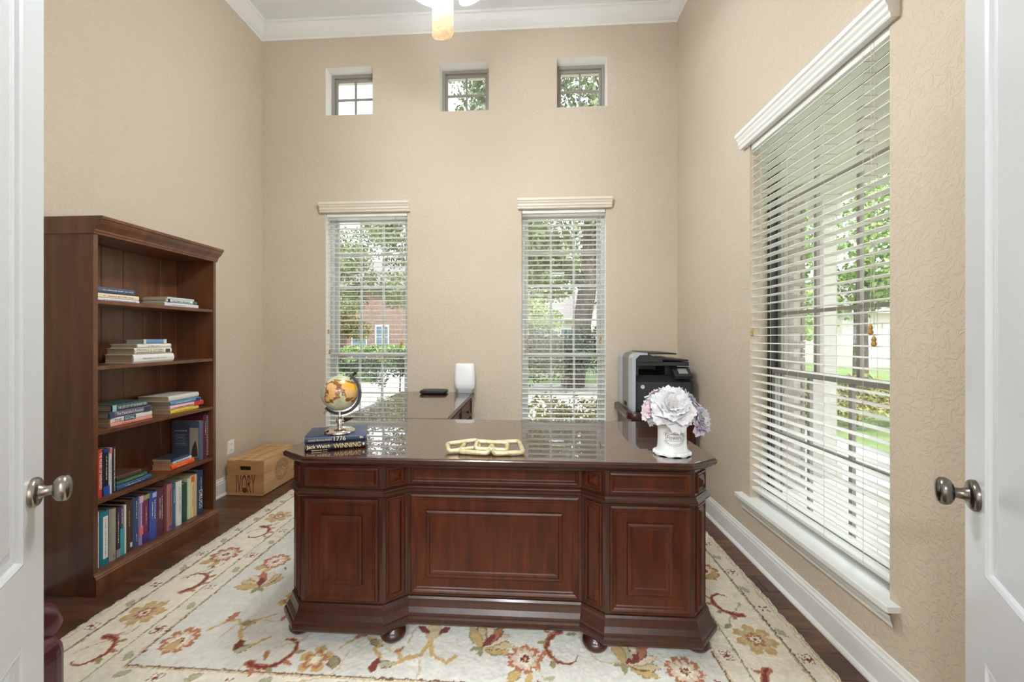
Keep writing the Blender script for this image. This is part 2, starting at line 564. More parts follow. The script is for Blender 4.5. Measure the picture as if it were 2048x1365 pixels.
def sash(root, x0, x1, z0, z1, y, cols, rows, m, sw=0.032, mw=0.018, dep=0.03):
    f = MB()
    f.box(x0, x1, y, y + dep, z0, z0 + sw).box(x0, x1, y, y + dep, z1 - sw, z1)
    f.box(x0, x0 + sw, y, y + dep, z0 + sw, z1 - sw).box(x1 - sw, x1, y, y + dep, z0 + sw, z1 - sw)
    so = f.build('sash', m, root, bevel=0.003)
    cw, rh = (x1 - x0 - 2 * sw) / cols, (z1 - z0 - 2 * sw) / rows
    for i in range(1, cols):
        c = x0 + sw + cw * i
        MB().box(c - mw / 2, c + mw / 2, y + 0.006, y + 0.024, z0 + sw, z1 - sw).build('muntin', m, so)
    for j in range(1, rows):
        c = z0 + sw + rh * j
        MB().box(x0 + sw, x1 - sw, y + 0.0065, y + 0.0235, c - mw / 2, c + mw / 2).build('muntin', m, so)
    for i in range(cols):
        for j in range(rows):
            pane(so, x0 + sw + cw * i, x0 + sw + cw * (i + 1), z0 + sw + rh * j, z0 + sw + rh * (j + 1), y + 0.013)

def window(idx, label, loc, rz, W, Hh, rail, rows_up, rows_dn, m, cols=3, dep=0.085, dark=None):
    r = struct('window_%d' % idx, label)
    r.location = loc
    r.rotation_euler = (0, 0, rz)
    f = MB()
    fw = 0.028
    f.box(0, fw, dep, WT, 0, Hh).box(W - fw, W, dep, WT, 0, Hh).box(fw, W - fw, dep, WT, Hh - fw, Hh).box(fw, W - fw, dep, WT, 0, fw)
    f.build('window_frame', dark or m, r, bevel=0.002)
    if rail:
        sash(r, fw, W - fw, rail - 0.02, Hh - fw, dep + 0.042, cols, rows_up, m)
        sash(r, fw, W - fw, fw, rail + 0.02, dep + 0.008, cols, rows_dn, m)
    else:
        sash(r, fw, W - fw, fw, Hh - fw, dep + 0.02, cols, rows_up, m, sw=0.02, mw=0.016)
    return r

for i, (a, b) in enumerate(LOWW):
    window(i + 1, ('tall left back-wall window behind the globe', 'tall right back-wall window with the tree trunk behind it')[i], (a, YB, LZ0), 0, b - a, LZ1 - LZ0, 1.137 - LZ0, 4, 2, M['alu_light'])
for i, (a, b) in enumerate(HIGHW):
    window(i + 3, ('small square high window nearest the left wall, showing sky', 'small square high window in the middle', 'small square high window nearest the right wall, showing a branch')[i],
           (a, YB, HZ0), 0, b - a, HZ1 - HZ0, None, 2, 0, M['alu'], cols=2, dep=0.11)
window(6, 'wide tall window in the right wall behind white blinds', (XR, RY1, RZ0), -PI / 2, RY1 - RY0, RZ1 - RZ0, 1.11 - RZ0, 4, 2, M['alu'], dep=0.10, dark=M['alu_dark'])
# stools and aprons
for i, (x0, x1) in enumerate(LOWW):
    o = MB().box(x0 - 0.06, x1 + 0.06, YB - 0.05, YB + 0.085, LZ0 - 0.02, LZ0 + 0.004).build('trim_%d' % (i + 2), M['trim'], bevel=0.004)
    struct('trim_%d' % (i + 2), ('white sill under the left back-wall window', 'white sill under the right back-wall window')[i], o, 'window sill')
o = MB().box(XR - 0.046, XR + 0.10, RY0 - 0.042, RY1 + 0.09, RZ0 - 0.022, RZ0 + 0.004).build('trim_4', M['trim'], bevel=0.004)
struct('trim_4', 'white window sill below the right wall blinds', o, 'window sill')
MB().sweep([(XR, RY1 + 0.075), (XR, RY0 - 0.025)], [(0.0, RZ0 - 0.085), (0.012, RZ0 - 0.083), (0.014, RZ0 - 0.07), (0.02, RZ0 - 0.055), (0.022, RZ0 - 0.04), (0.036, RZ0 - 0.03), (0.038, RZ0 - 0.022)], closed=False).build('apron', M['trim'], o)

# ------------------------------------------------------------------ blinds
def blind(label, loc, rz, W, Hh, over0, over1, cords, tassels, vmat, top_gap, vdep=0.062):
    r = thing('window_blind', label, 'blind', loc, (0, 0, rz), 'wooden slat blinds')
    g = 0.006
    v = [(0, 0.0), (0.030, 0.0), (0.034, 0.006), (0.034, 0.016), (0.042, 0.024), (0.042, 0.040), (0.050, 0.050), (0.054, 0.062), (0.062, 0.068), (0.062, 0.088), (0.0, 0.088)]
    v = [(a * vdep / 0.062, b + Hh - 0.012) for a, b in v]
    MB().sweep([(-over0, 0), (-over0 + 1e-4, -0.0001), (W + over1 - 1e-4, -0.0001), (W + over1, 0)][1:3], v, closed=False).build('valance', vmat, r)
    for xx in (-over0, W + over1):
        MB().add([(xx, -a, z) for a, z in v], [tuple(range(len(v)))]).build('valance_end', vmat, r)
    MB().box(g, W - g, 0.005, 0.06, Hh - 0.045, Hh - 0.002).build('headrail', M['blind'], r, bevel=0.003)
    pitch = 0.0452
    top, bot = Hh - 0.06, 0.045
    n = int((top - bot) / pitch)
    w = 0.0505
    sl = MB()
    segs = 4
    vs = []
    for k in range(segs + 1):
        yy = 0.006 + w * k / segs
        zz = 0.0022 * math.sin(PI * k / segs)
        vs += [(g, yy, zz), (W - g, yy, zz), (g, yy, zz - 0.003), (W - g, yy, zz - 0.003)]
    fs = []
    for k in range(segs):
        a, b = 4 * k, 4 * k + 4
        fs += [(a, a + 1, b + 1, b), (a + 2, b + 2, b + 3, a + 3), (a, b, b + 2, a + 2), (a + 1, a + 3, b + 3, b + 1)]
    fs += [(0, 2, 3, 1), (4 * segs, 4 * segs + 1, 4 * segs + 3, 4 * segs + 2)]
    sl.add(vs, fs)
    me = sl.mesh('slat', M['blind'])
    for i in range(n):
        o = bpy.data.objects.new('slat', me)
        o.location = (0, 0, top - pitch * i)
        o.rotation_euler = (random.gauss(0, 0.012), 0, 0)
        o.parent = r
        COL.objects.link(o)
    zb = top - pitch * n
    MB().box(g, W - g, 0.006, 0.056, zb - 0.012, zb + 0.006).build('bottom_rail', M['blind'], r, bevel=0.003)
    for c in cords:
        for yy in (0.0045, 0.0585):
            MB().tube([(c, yy, Hh - 0.04), (c, yy, zb)], 0.0008, 5).build('ladder_cord', M['cord'], r)
        mbr = MB()
        for i in range(n):
            z = top - pitch * i - 0.004
            mbr.box(c - 0.0012, c + 0.0012, 0.0045, 0.0585, z - 0.0007, z + 0.0007)
        tag(mbr.build('ladder_rung', M['cord'], r), kind='stuff')
    for (x, z) in tassels:
        MB().tube([(x, -0.004, Hh - 0.03), (x + 0.004, -0.005, (Hh + z) / 2), (x, -0.005, z + 0.02)], 0.0009, 5).build('lift_cord', M['cord'], r)
        MB().lathe([(0.003, 0.026), (0.006, 0.02), (0.0085, 0.012), (0.006, 0.006), (0.0085, 0), (0.009, -0.008), (0.004, -0.014)], (x, -0.005, z), 12).build('tassel', M['tassel'], r, True)
    return r

Wl = LOWW[0][1] - LOWW[0][0]
blind('white slat blind in the left back-wall window, behind the globe', (LOWW[0][0], YB, LZ0), 0, Wl, LZ1 - LZ0, 0.043, 0.03, (0.10, Wl / 2 + .03, Wl - 0.12), ((0.03, 0.99), (0.04, 0.80), (Wl - 0.06, 0.86), (Wl - 0.05, 0.88)), M['cream_trim'], 0)
Wl = LOWW[1][1] - LOWW[1][0]
blind('white slat blind in the right back-wall window, left of the printer', (LOWW[1][0], YB, LZ0), 0, Wl, LZ1 - LZ0, 0.033, 0.045, (0.10, Wl / 2, Wl - 0.11), ((0.05, 0.90), (0.05, 0.84), (Wl - 0.05, 0.93), (Wl - 0.055, 0.90)), M['cream_trim'], 0)
Wl = RY1 - RY0
blind('large white slat blind covering the right wall window', (XR, RY1, RZ0), -PI / 2, Wl, RZ1 - RZ0, 0.055, 0.04, (0.10, 0.33, 0.58, Wl - 0.12), ((0.035, 0.98), (Wl - 0.075, 0.985), (Wl - 0.06, 0.94)), M['trim'], 0, vdep=0.06)

# ------------------------------------------------------------------ doors
def door(idx, label, hinge, free, side, zk):
    hx, hy_ = hinge
    dx, dy = free[0] - hx, free[1] - hy_
    L = math.hypot(dx, dy)
    r = struct('door_%d' % idx, label)
    r.location = (hx, hy_, 0)
    r.rotation_euler = (0, 0, math.atan2(dy, dx))
    T, Hd, sw = 0.038, 2.44, 0.108
    y0, y1 = (-T, 0) if side > 0 else (0, T)      # visible face is local y = 0
    f = MB()
    b0, b1, c0, c1, d1 = 0.012, 0.24, 0.62, 0.80, Hd - 0.115
    f.box(0, sw, y0, y1, b0, Hd).box(L - sw, L, y0, y1, b0, Hd)
    f.box(sw, L - sw, y0, y1, b0, b1).box(sw, L - sw, y0, y1, c0, c1).box(sw, L - sw, y0, y1, d1, Hd)
    f.build('leaf', M['door'], r)
    for (z0, z1) in ((b1, c0), (c1, d1)):
        p = MB()
        prof = [(0, 0), (0.004, 0.001), (0.010, -0.003), (0.014, -0.009), (0.020, -0.010), (0.030, -0.010), (0.055, -0.003)]
        p.rings((sw, 0, z0), (1, 0, 0), (0, 0, 1), (0, side, 0), L - 2 * sw, z1 - z0, prof)
        p.rings((sw, y0 if side > 0 else y1, z0), (1, 0, 0), (0, 0, 1), (0, -side, 0), L - 2 * sw, z1 - z0, prof)
        p.build('panel', M['door'], r)
    for sgn, yb in ((side, 0.0), (-side, y0 if side > 0 else y1)):
        k = thing('door_knob', None, None, (L - 0.062, yb, zk))
        k.parent = r
        km = M['nickel'] if idx == 1 else M['pewter']
        q = [(0.034, 0.0), (0.034, 0.006), (0.031, 0.010), (0.026, 0.012)]
        MB().lathe([(a, b * sgn) for a, b in q], seg=28, axis='Y').build('rosette', km, k, True)
        q = [(0.018, 0.010), (0.014, 0.016), (0.012, 0.022), (0.0115, 0.030), (0.0125, 0.036)]
        MB().lathe([(a, b * sgn) for a, b in q], seg=20, axis='Y').build('neck', km, k, True)
        q = [(0.0125, 0.033), (0.021, 0.035), (0.028, 0.040), (0.031, 0.047), (0.030, 0.055), (0.024, 0.060), (0.012, 0.062), (0.002, 0.0625)]
        MB().lathe([(a, b * sgn) for a, b in q], seg=28, axis='Y', sx=0.86, sy=1.0).build('knob', km, k, True)
    for zh in (0.25, 1.22, 2.2):
        MB().lathe([(0.008, -0.05), (0.008, 0.05)], (-0.006, y0 if side > 0 else y1, zh), 12).build('hinge', M['nickel'], r, True)
    return r
door(1, 'white panelled door leaf at the left edge with satin nickel knob', (-0.77, 0.345), (-1.189, 0.888), -1, 0.947)
door(2, 'white panelled door leaf at the right edge with dark pewter knob', (0.625, 0.345), (1.019, 0.975), 1, 0.957)

# outlet on the left wall
t = thing('wall_outlet', 'white duplex power outlet on the left wall above the crate', 'outlet', (XL, 3.163, 0.372))
MB().rings((0, -0.035, -0.057), (0, 1, 0), (0, 0, 1), (1, 0, 0), 0.07, 0.114, [(0, 0), (0, 0.003), (0.004, 0.006)]).build('cover_plate', M['outlet'], t)
for zz in (-0.026, 0.026):
    rc = MB().rings((0.006, -0.017, zz - 0.014), (0, 1, 0), (0, 0, 1), (1, 0, 0), 0.034, 0.028, [(0, 0), (0.002, 0.002)]).build('receptacle', M['outlet'], t)
    for yy in (-0.007, 0.007):
        MB().box(0.0078, 0.0086, yy - 0.0012, yy + 0.0012, zz - 0.005, zz + 0.006).build('slot', M['dark'], rc)
t = tag(MB().lathe([(0.003, 0), (0.003, 0.008), (0.005, 0.009), (0.004, 0.011)], (XL, 2.63, 1.90), 10, axis='X').build('nail', M['burn'], None, True), 'tiny nail in the left wall beside the bookcase top', 'nail')

# ------------------------------------------------------------------ rug: tufted pattern painted on its pile points
RX0, RX1, RGY0, RGY1 = -2.019, 1.181, 1.02, 3.42
def make_rug():
    st = 0.005
    nx, ny = int(round((RX1 - RX0) / st)) + 1, int(round((RGY1 - RGY0) / st)) + 1
    W, Hh = RX1 - RX0, RGY1 - RGY0
    A, B = np.meshgrid(np.linspace(0, W, nx), np.linspace(0, Hh, ny))
    R2 = np.random.default_rng(3)
    def smooth(k):
        z = R2.standard_normal((ny, nx))
        for _ in range(k):
            z = (z + np.roll(z, 1, 0) + np.roll(z, -1, 0) + np.roll(z, 1, 1) + np.roll(z, -1, 1)) / 5
        return z / z.std()
    JA, JB = A + smooth(2) * 0.0022, B + smooth(2) * 0.0022
    lin = lambda c: np.array(srgb(*c)[:3])
    cream, guard, field = lin((236, 226, 208)), lin((228, 219, 203)), lin((217, 214, 205))
    rust, red, ochre, olive, tan, brown, pink, sage = [lin(c) for c in ((178, 116, 84), (126, 56, 54), (198, 166, 112), (150, 143, 104), (202, 182, 142), (120, 88, 70), (220, 198, 178), (176, 174, 146))]
    E = np.minimum(np.minimum(JA, W - JA), np.minimum(JB, Hh - JB))
    C = np.zeros((ny, nx, 3))
    C[:] = field
    C[E < 0.43] = guard
    C[E < 0.335] = cream
    C[E < 0.105] = guard
    for e0, c_ in ((0.012, sage), (0.028, tan), (0.105, brown), (0.112, sage), (0.335, olive), (0.43, brown), (0.422, tan)):
        C[np.abs(E - e0) < 0.0034] = c_
    def win(x0, x1, y0, y1):
        i0, i1 = max(0, int((x0) / st) - 2), min(nx, int(x1 / st) + 3)
        j0, j1 = max(0, int((y0) / st) - 2), min(ny, int(y1 / st) + 3)
        return (slice(j0, j1), slice(i0, i1)) if i1 > i0 and j1 > j0 else None
    def poly(pts, col):
        xs, ys = [p[0] for p in pts], [p[1] for p in pts]
        s_ = win(min(xs), max(xs), min(ys), max(ys))
        if s_ is None: return
        a, b = JA[s_], JB[s_]
        ins = np.zeros(a.shape, bool)
        n = len(pts)
        for k in range(n):
            x1, y1 = pts[k]
            x2, y2 = pts[(k + 1) % n]
            if y1 == y2: continue
            cnd = ((y1 > b) != (y2 > b)) & (a < (x2 - x1) * (b - y1) / (y2 - y1) + x1)
            ins ^= cnd
        C[s_][ins] = col
    def line(pts, w0, w1, col):
        for k in range(len(pts) - 1):
            (x1, y1), (x2, y2) = pts[k], pts[k + 1]
            wd = (w0 + (w1 - w0) * k / max(1, len(pts) - 2)) / 2
            s_ = win(min(x1, x2) - wd, max(x1, x2) + wd, min(y1, y2) - wd, max(y1, y2) + wd)
            if s_ is None: continue
            a, b = JA[s_], JB[s_]
            dx, dy = x2 - x1, y2 - y1
            L2 = dx * dx + dy * dy + 1e-12
            t_ = np.clip(((a - x1) * dx + (b - y1) * dy) / L2, 0, 1)
            C[s_][np.hypot(a - x1 - t_ * dx, b - y1 - t_ * dy) < wd] = col
    def leaf(x, y, an, L, w, col, edge=None):
        ca, sa = math.cos(an), math.sin(an)
        def P(k):
            p = []
            for t_ in np.linspace(0, 1, 9):
                p.append((t_ * L, k * w * math.sin(PI * t_) ** 0.8))
            for t_ in np.linspace(1, 0, 9):
                p.append((t_ * L, -k * w * math.sin(PI * t_) ** 0.8))
            return [(x + a * ca - b * sa, y + a * sa + b * ca) for a, b in p]
        if edge is not None:
            poly(P(1.35), edge)
        poly(P(1.0), col)
    def flower(x, y, r, n, an, cols, jag=0.28):
        for sc_, c_ in zip((1.0, 0.72, 0.46, 0.26, 0.12), cols):
            pts = []
            for k in range(n * 6):
                t_ = 2 * PI * k / (n * 6)
                q = 1 - jag + jag * abs(math.cos(n * t_ / 2)) ** 0.7 + (0.05 * math.cos(3 * n * t_))
                pts.append((x + r * sc_ * q * math.cos(t_ + an), y + r * sc_ * q * math.sin(t_ + an)))
            poly(pts, c_)
    def rosette(x, y, an=0.0):
        for k in range(4):
            a = an + PI / 4 + k * PI / 2
            flower(x + 0.017 * math.cos(a), y + 0.017 * math.sin(a), 0.0125, 4, a, (red, cream), 0.2)
        flower(x, y, 0.007, 4, 0, (red,), 0.1)
    def dash4(x, y):
        for k in range(4):
            a = PI / 4 + k * PI / 2
            leaf(x + 0.006 * math.cos(a), y + 0.006 * math.sin(a), a, 0.020, 0.005, red)
    def scroll(x, y, an, sc_, mir, c1, c2):
        pts = []
        for k in range(15):
            t_ = k / 14
            rr = sc_ * (1 - 0.62 * t_)
            a = an + mir * (t_ * 3.9)
            pts.append((x + rr * math.cos(a), y + rr * math.sin(a)))
        line(pts, 0.030 * sc_ / 0.1, 0.006, c1)
        line(pts, 0.014 * sc_ / 0.1, 0.003, c2)
        for k in (1, 3, 5, 7):
            px_, py_ = pts[k]
            a = an + mir * (k / 14 * 3.9)
            leaf(px_, py_, a + mir * 0.7, 0.045 * sc_ / 0.1, 0.009, c1 if k % 4 == 1 else olive)
    def palm(x, y, an, sc_):           # fan-shaped bloom
        for k, da in enumerate(np.linspace(-1.15, 1.15, 7)):
            leaf(x, y, an + da, sc_ * (1 - 0.12 * abs(da)), sc_ * 0.13, (ochre, tan, pink, rust, pink, tan, ochre)[k], brown if k % 2 else olive)
        leaf(x, y, an, sc_ * 0.62, sc_ * 0.10, red)
        leaf(x, y, an + 2.6, sc_ * 0.35, sc_ * 0.08, olive)
        leaf(x, y, an - 2.6, sc_ * 0.35, sc_ * 0.08, olive)
    def bloom(x, y, r, an):
        flower(x, y, r, 9, an, (rust, pink, cream, red, ochre))
        leaf(x - r * 0.2, y - r * 0.8, an + 4.4, r * 0.9, r * 0.22, ochre, olive)
        leaf(x + r * 0.3, y - r * 0.8, an + 5.2, r * 0.9, r * 0.2, ochre)
        for d in (-0.5, 0.5):
            leaf(x + r * 1.35 * math.cos(an + d), y + r * 1.35 * math.sin(an + d), an + d, r * 0.35, r * 0.07, red)
    # small motifs of the two guard stripes, big motifs of the main border
    def run(p0, p1, nrm):
        L = math.dist(p0, p1)
        ux, uy = (p1[0] - p0[0]) / L, (p1[1] - p0[1]) / L
        an = math.atan2(uy, ux)
        n = int(L / 0.145)
        for k in range(n + 1):
            q = 0.03 + (L - 0.06) * k / n
            for off in (0.066, 0.378):
                if off > 0.1 and (q < 0.4 or q > L - 0.4): continue
                x, y = p0[0] + ux * q + nrm[0] * off, p0[1] + uy * q + nrm[1] * off
                (rosette, None, dash4, None)[k % 4](x, y) if k % 2 == 0 else leaf(x - ux * 0.03, y - uy * 0.03, an + 0.5, 0.06, 0.012, sage, olive)
        n = max(2, int(L / 0.27))
        for k in range(n + 1):
            q = 0.22 + (L - 0.44) * k / n
            x, y = p0[0] + ux * q + nrm[0] * 0.215, p0[1] + uy * q + nrm[1] * 0.215
            if k % 2 == 0:
                if k % 4 == 0: bloom(x, y, 0.082, an + 0.7)
                else: flower(x, y, 0.088, 7, an, (ochre, tan, rust, cream, red), 0.4)
                a2 = math.atan2(nrm[1], nrm[0])
                pts = [(x + ux * t_ * 0.3 + nrm[0] * 0.06 * math.sin(t_ * 5.5), y + uy * t_ * 0.3 + nrm[1] * 0.06 * math.sin(t_ * 5.5)) for t_ in np.linspace(0.28, 0.8, 12)]
                line(pts, 0.008, 0.006, sage)
            else:
                scroll(x, y, an + (0.4 if k % 4 == 1 else 3.4), 0.10, 1 if k % 4 == 1 else -1, rust, red)
    run((0, 0), (W, 0), (0, 1))
    run((W, Hh), (0, Hh), (0, -1))
    run((0, Hh), (0, 0), (1, 0))
    run((W, 0), (W, Hh), (-1, 0))
    # field: vines with blooms, a denser row along the near side
    fx0, fx1, fy0, fy1 = 0.43, W - 0.43, 0.43, Hh - 0.43
    for (x, y, k) in [(0.53, 0.56, 0), (0.75, 0.62, 3), (0.62, 0.92, 2), (0.86, 0.84, 1), (0.98, 0.55, 4), (1.16, 0.50, 1), (1.38, 0.56, 3), (1.6, 0.6, 5), (1.82, 0.60, 2), (2.0, 0.55, 0), (2.18, 0.60, 4), (2.4, 0.55, 2),
                      (2.62, 0.53, 0), (0.56, 1.15, 0), (0.75, 1.30, 1), (0.56, 1.45, 2), (0.8, 1.62, 3), (0.58, 1.78, 1), (2.66, 0.8, 2), (2.64, 1.05, 1), (2.68, 1.3, 0), (2.6, 1.55, 2), (1.2, 0.8, 2), (1.7, 0.85, 1), (2.2, 0.85, 3), (1.0, 1.1, 0), (1.5, 1.2, 2), (2.0, 1.2, 1), (1.0, 1.6, 2), (1.6, 1.7, 0), (2.2, 1.7, 1)]:
        an = R2.uniform(0, 6.28)
        if k == 0: bloom(x, y, 0.075, an)
        elif k == 1:
            flower(x, y, 0.07, 5, an, (ochre, rust, tan, cream), 0.45)
            leaf(x + 0.06, y + 0.02, an, 0.07, 0.02, olive, brown)
        elif k == 2: palm(x, y, an * 0.25 + 0.6, 0.15)
        elif k == 3:
            pts = [(x - 0.15 + 0.3 * t_, y + 0.07 * math.sin(t_ * 6.0)) for t_ in np.linspace(0, 1, 22)]
            line(pts, 0.012, 0.016, ochre)
            for q in (3, 8, 13, 18):
                leaf(pts[q][0], pts[q][1], an + q, 0.07, 0.014, (olive, red, sage, rust)[q % 4], brown)
            line([(x, y), (x + 0.02, y + 0.07), (x + 0.09, y + 0.12)], 0.012, 0.01, ochre)
        elif k == 4: scroll(x, y, an, 0.11, 1, rust, red)
        else:
            line([(x - 0.12, y - 0.05), (x - 0.09, y - 0.085), (x - 0.02, y - 0.05), (x, y + 0.04), (x + 0.02, y - 0.05), (x + 0.09, y - 0.085), (x + 0.12, y - 0.05)], 0.016, 0.016, ochre)
            leaf(x, y + 0.02, PI / 2, 0.10, 0.03, tan, ochre)
            leaf(x - 0.02, y + 0.06, 2.4, 0.07, 0.016, red)
            leaf(x + 0.02, y + 0.06, 0.7, 0.07, 0.016, red)
    for _ in range(46):
        x, y = R2.uniform(fx0 + .05, fx1 - .05), R2.uniform(fy0 + .05, fy1 - .05)
        an = R2.uniform(0, 6.28)
        pts = [(x + 0.22 * t_ * math.cos(an) - 0.05 * math.sin(4 * t_) * math.sin(an), y + 0.22 * t_ * math.sin(an) + 0.05 * math.sin(4 * t_) * math.cos(an)) for t_ in np.linspace(0, 1, 14)]
        line(pts, 0.007, 0.005, tan)
        leaf(*pts[-1], an + 0.8, 0.05, 0.011, (red, olive, rust, sage)[_ % 4])
    C *= (1 + 0.035 * smooth(1) + 0.025 * smooth(14))[:, :, None]
    Z = 0.011 + 0.0007 * smooth(0) + 0.0004 * smooth(3)
    Z = np.clip(Z, 0.004, 0.0128)
    Z[E < 0.004] = 0.004
    EX = smooth(6)
    Xw = RX0 + A + np.where((A < 0.02) | (A > W - 0.02), EX * 0.0025, 0)
    Yw = RGY0 + B + np.where((B < 0.02) | (B > Hh - 0.02), EX * 0.0025, 0)
    co = np.stack([Xw, Yw, Z], -1).reshape(-1, 3).astype(np.float32)
    idx = np.arange(nx * ny).reshape(ny, nx)
    q = np.stack([idx[:-1, :-1], idx[:-1, 1:], idx[1:, 1:], idx[1:, :-1]], -1).reshape(-1).astype(np.int32)
    me = bpy.data.meshes.new('rug')
    me.vertices.add(len(co))
    me.vertices.foreach_set('co', co.ravel())
    me.loops.add(len(q))
    me.loops.foreach_set('vertex_index', q)
    me.polygons.add(len(q) // 4)
    me.polygons.foreach_set('loop_start', np.arange(0, len(q), 4, dtype=np.int32))
    me.update(calc_edges=True)
    ca = me.color_attributes.new('yarn', 'FLOAT_COLOR', 'POINT')
    ca.data.foreach_set('color', np.concatenate([np.clip(C, 0, 1).reshape(-1, 3), np.ones((nx * ny, 1))], 1).astype(np.float32).ravel())
    m_ = mat('wool_rug', (0.8, 0.7, 0.6, 1), 0.95, spec=0.1, sheen=0.2)
    nt = m_.node_tree
    at = nt.nodes.new('ShaderNodeAttribute')
    at.attribute_name = 'yarn'
    nt.links.new(at.outputs['Color'], nt.nodes['Principled BSDF'].inputs['Base Color'])
    me.materials.append(m_)
    o = bpy.data.objects.new('rug', me)
    COL.objects.link(o)
    tag(o, 'large cream wool rug with rust and olive floral pattern under the desk', 'rug')
    return o
make_rug()
# ================================================================== EXECUTIVE DESK
def executive_desk():
    r = thing('executive_desk', 'large mahogany executive desk with panelled front and polished top on the rug', 'desk', (-0.155, 1.62, 0.0135))
    W = M['desk']
    out = [(-0.90, 0.72), (-0.90, 0.08), (-0.823, 0), (-0.466, 0), (-0.378, 0.07), (0.378, 0.07), (0.466, 0), (0.823, 0), (0.90, 0.08), (0.90, 0.72)]
    body = out + [(0.36, 0.72), (0.36, 0.19), (-0.36, 0.19), (-0.36, 0.72)]
    MB().prism(body, 0.06, 0.76).build('carcass', W, r)
    top = [(-0.80, -0.035), (0.80, -0.035), (0.934, 0.045), (0.934, 0.74), (-0.934, 0.74), (-0.934, 0.045)]
    MB().sweep(top, [(-0.05, 0.742), (-0.034, 0.744), (-0.030, 0.750), (-0.022, 0.753), (-0.016, 0.760), (-0.006, 0.765), (-0.001, 0.772), (-0.001, 0.778), (0, 0.783), (-0.006, 0.787)], cap_bottom=True, cap_top=True).build('top_moulding', W, r)
    MB().sweep(top, [(-0.008, 0.7872), (-0.006, 0.7885), (-0.008, 0.7915)], cap_top=True, cap_bottom=True).build('desk_top', M['desk_top'], r)
    MB().sweep(out, [(0, 0.614), (0.012, 0.616), (0.017, 0.622), (0.017, 0.630), (0.011, 0.636), (0.010, 0.641), (0.004, 0.646), (0, 0.648)], closed=False).build('waist_moulding', W, r)
    MB().sweep(out, [(0, 0.160), (0.006, 0.158), (0.011, 0.150), (0.013, 0.140), (0.019, 0.120), (0.030, 0.102), (0.032, 0.094), (0.038, 0.090), (0.041, 0.082), (0.041, 0.066), (0.036, 0.056), (0, 0.054)], closed=False).build('base_moulding', W, r)
    fm = MB().lathe([(0.028, 0.0), (0.045, 0.006), (0.053, 0.018), (0.054, 0.028), (0.048, 0.040), (0.036, 0.046), (0.036, 0.058)], seg=24).mesh('foot', W, True)
    for (x, y) in ((-0.85, 0.055), (-0.43, 0.03), (0.43, 0.03), (0.85, 0.055), (-0.85, 0.66), (-0.42, 0.66), (0.42, 0.66), (0.85, 0.66)):
        o = bpy.data.objects.new('foot', fm)
        o.location = (x, y, 0)
        o.parent = r
        COL.objects.link(o)
    P = M['desk_panel']
    small = [(0, 0), (0, 0.007), (0.006, 0.010), (0.011, 0.007), (0.015, 0.003), (0.021, 0.0015)]
    big = [(0, 0), (0, 0.009), (0.007, 0.012), (0.013, 0.009), (0.017, 0.006), (0.023, 0.005), (0.027, 0.002), (0.068, 0.002), (0.070, 0.010), (0.077, 0.013), (0.084, 0.011), (0.088, 0.006), (0.095, 0.004), (0.099, 0.002)]
    gem = [(0, 0), (0, 0.007), (0.006, 0.009), (0.010, 0.003), (0.015, 0.002), (0.017, 0.004), (0.034, 0.015)]
    slim = [(0, 0), (0, 0.006), (0.005, 0.008), (0.010, 0.003), (0.015, 0.002), (0.027, 0.011)]
    Z = (0, 0, 1)
    z0, z1, f0, f1 = 0.172, 0.605, 0.656, 0.738
    for x in (-0.805, 0.484):
        MB().rings((x, 0, f0), (1, 0, 0), Z, (0, -1, 0), 0.321, f1 - f0, small).build('frieze_panel', P, r)
        MB().rings((x, 0, z0), (1, 0, 0), Z, (0, -1, 0), 0.321, z1 - z0, big).build('pedestal_panel', P, r)
    MB().rings((-0.366, 0.07, f0), (1, 0, 0), Z, (0, -1, 0), 0.732, f1 - f0, small).build('frieze_panel', P, r)
    MB().rings((-0.366, 0.07, z0), (1, 0, 0), Z, (0, -1, 0), 0.732, z1 - z0, big).build('centre_panel', P, r)
    for a, b in (((-0.90, 0.08), (-0.823, 0)), ((-0.466, 0), (-0.378, 0.07)), ((0.378, 0.07), (0.466, 0)), ((0.823, 0), (0.90, 0.08))):
        a, b = Vector((*a, 0)), Vector((*b, 0))
        L = (b - a).length
        u = (b - a) / L
        n = Vector((u.y, -u.x, 0))
        MB().rings(a + u * (L / 2 - 0.041) + Vector((0, 0, f0)), u, Z, n, 0.082, f1 - f0, gem).build('rosette_block', P, r)
        MB().rings(a + u * (L / 2 - 0.041) + Vector((0, 0, z0)), u, Z, n, 0.082, z1 - z0, slim).build('corner_panel', P, r)
    for s in (-1, 1):
        o_ = (-0.90, 0.68, z0) if s < 0 else (0.90, 0.13, z0)
        u_ = (0, -1, 0) if s < 0 else (0, 1, 0)
        MB().rings(o_, u_, Z, (s, 0, 0), 0.55, z1 - z0, big).build('side_panel', P, r)
    return r
executive_desk()
DT = 0.805                         # height of the desk top

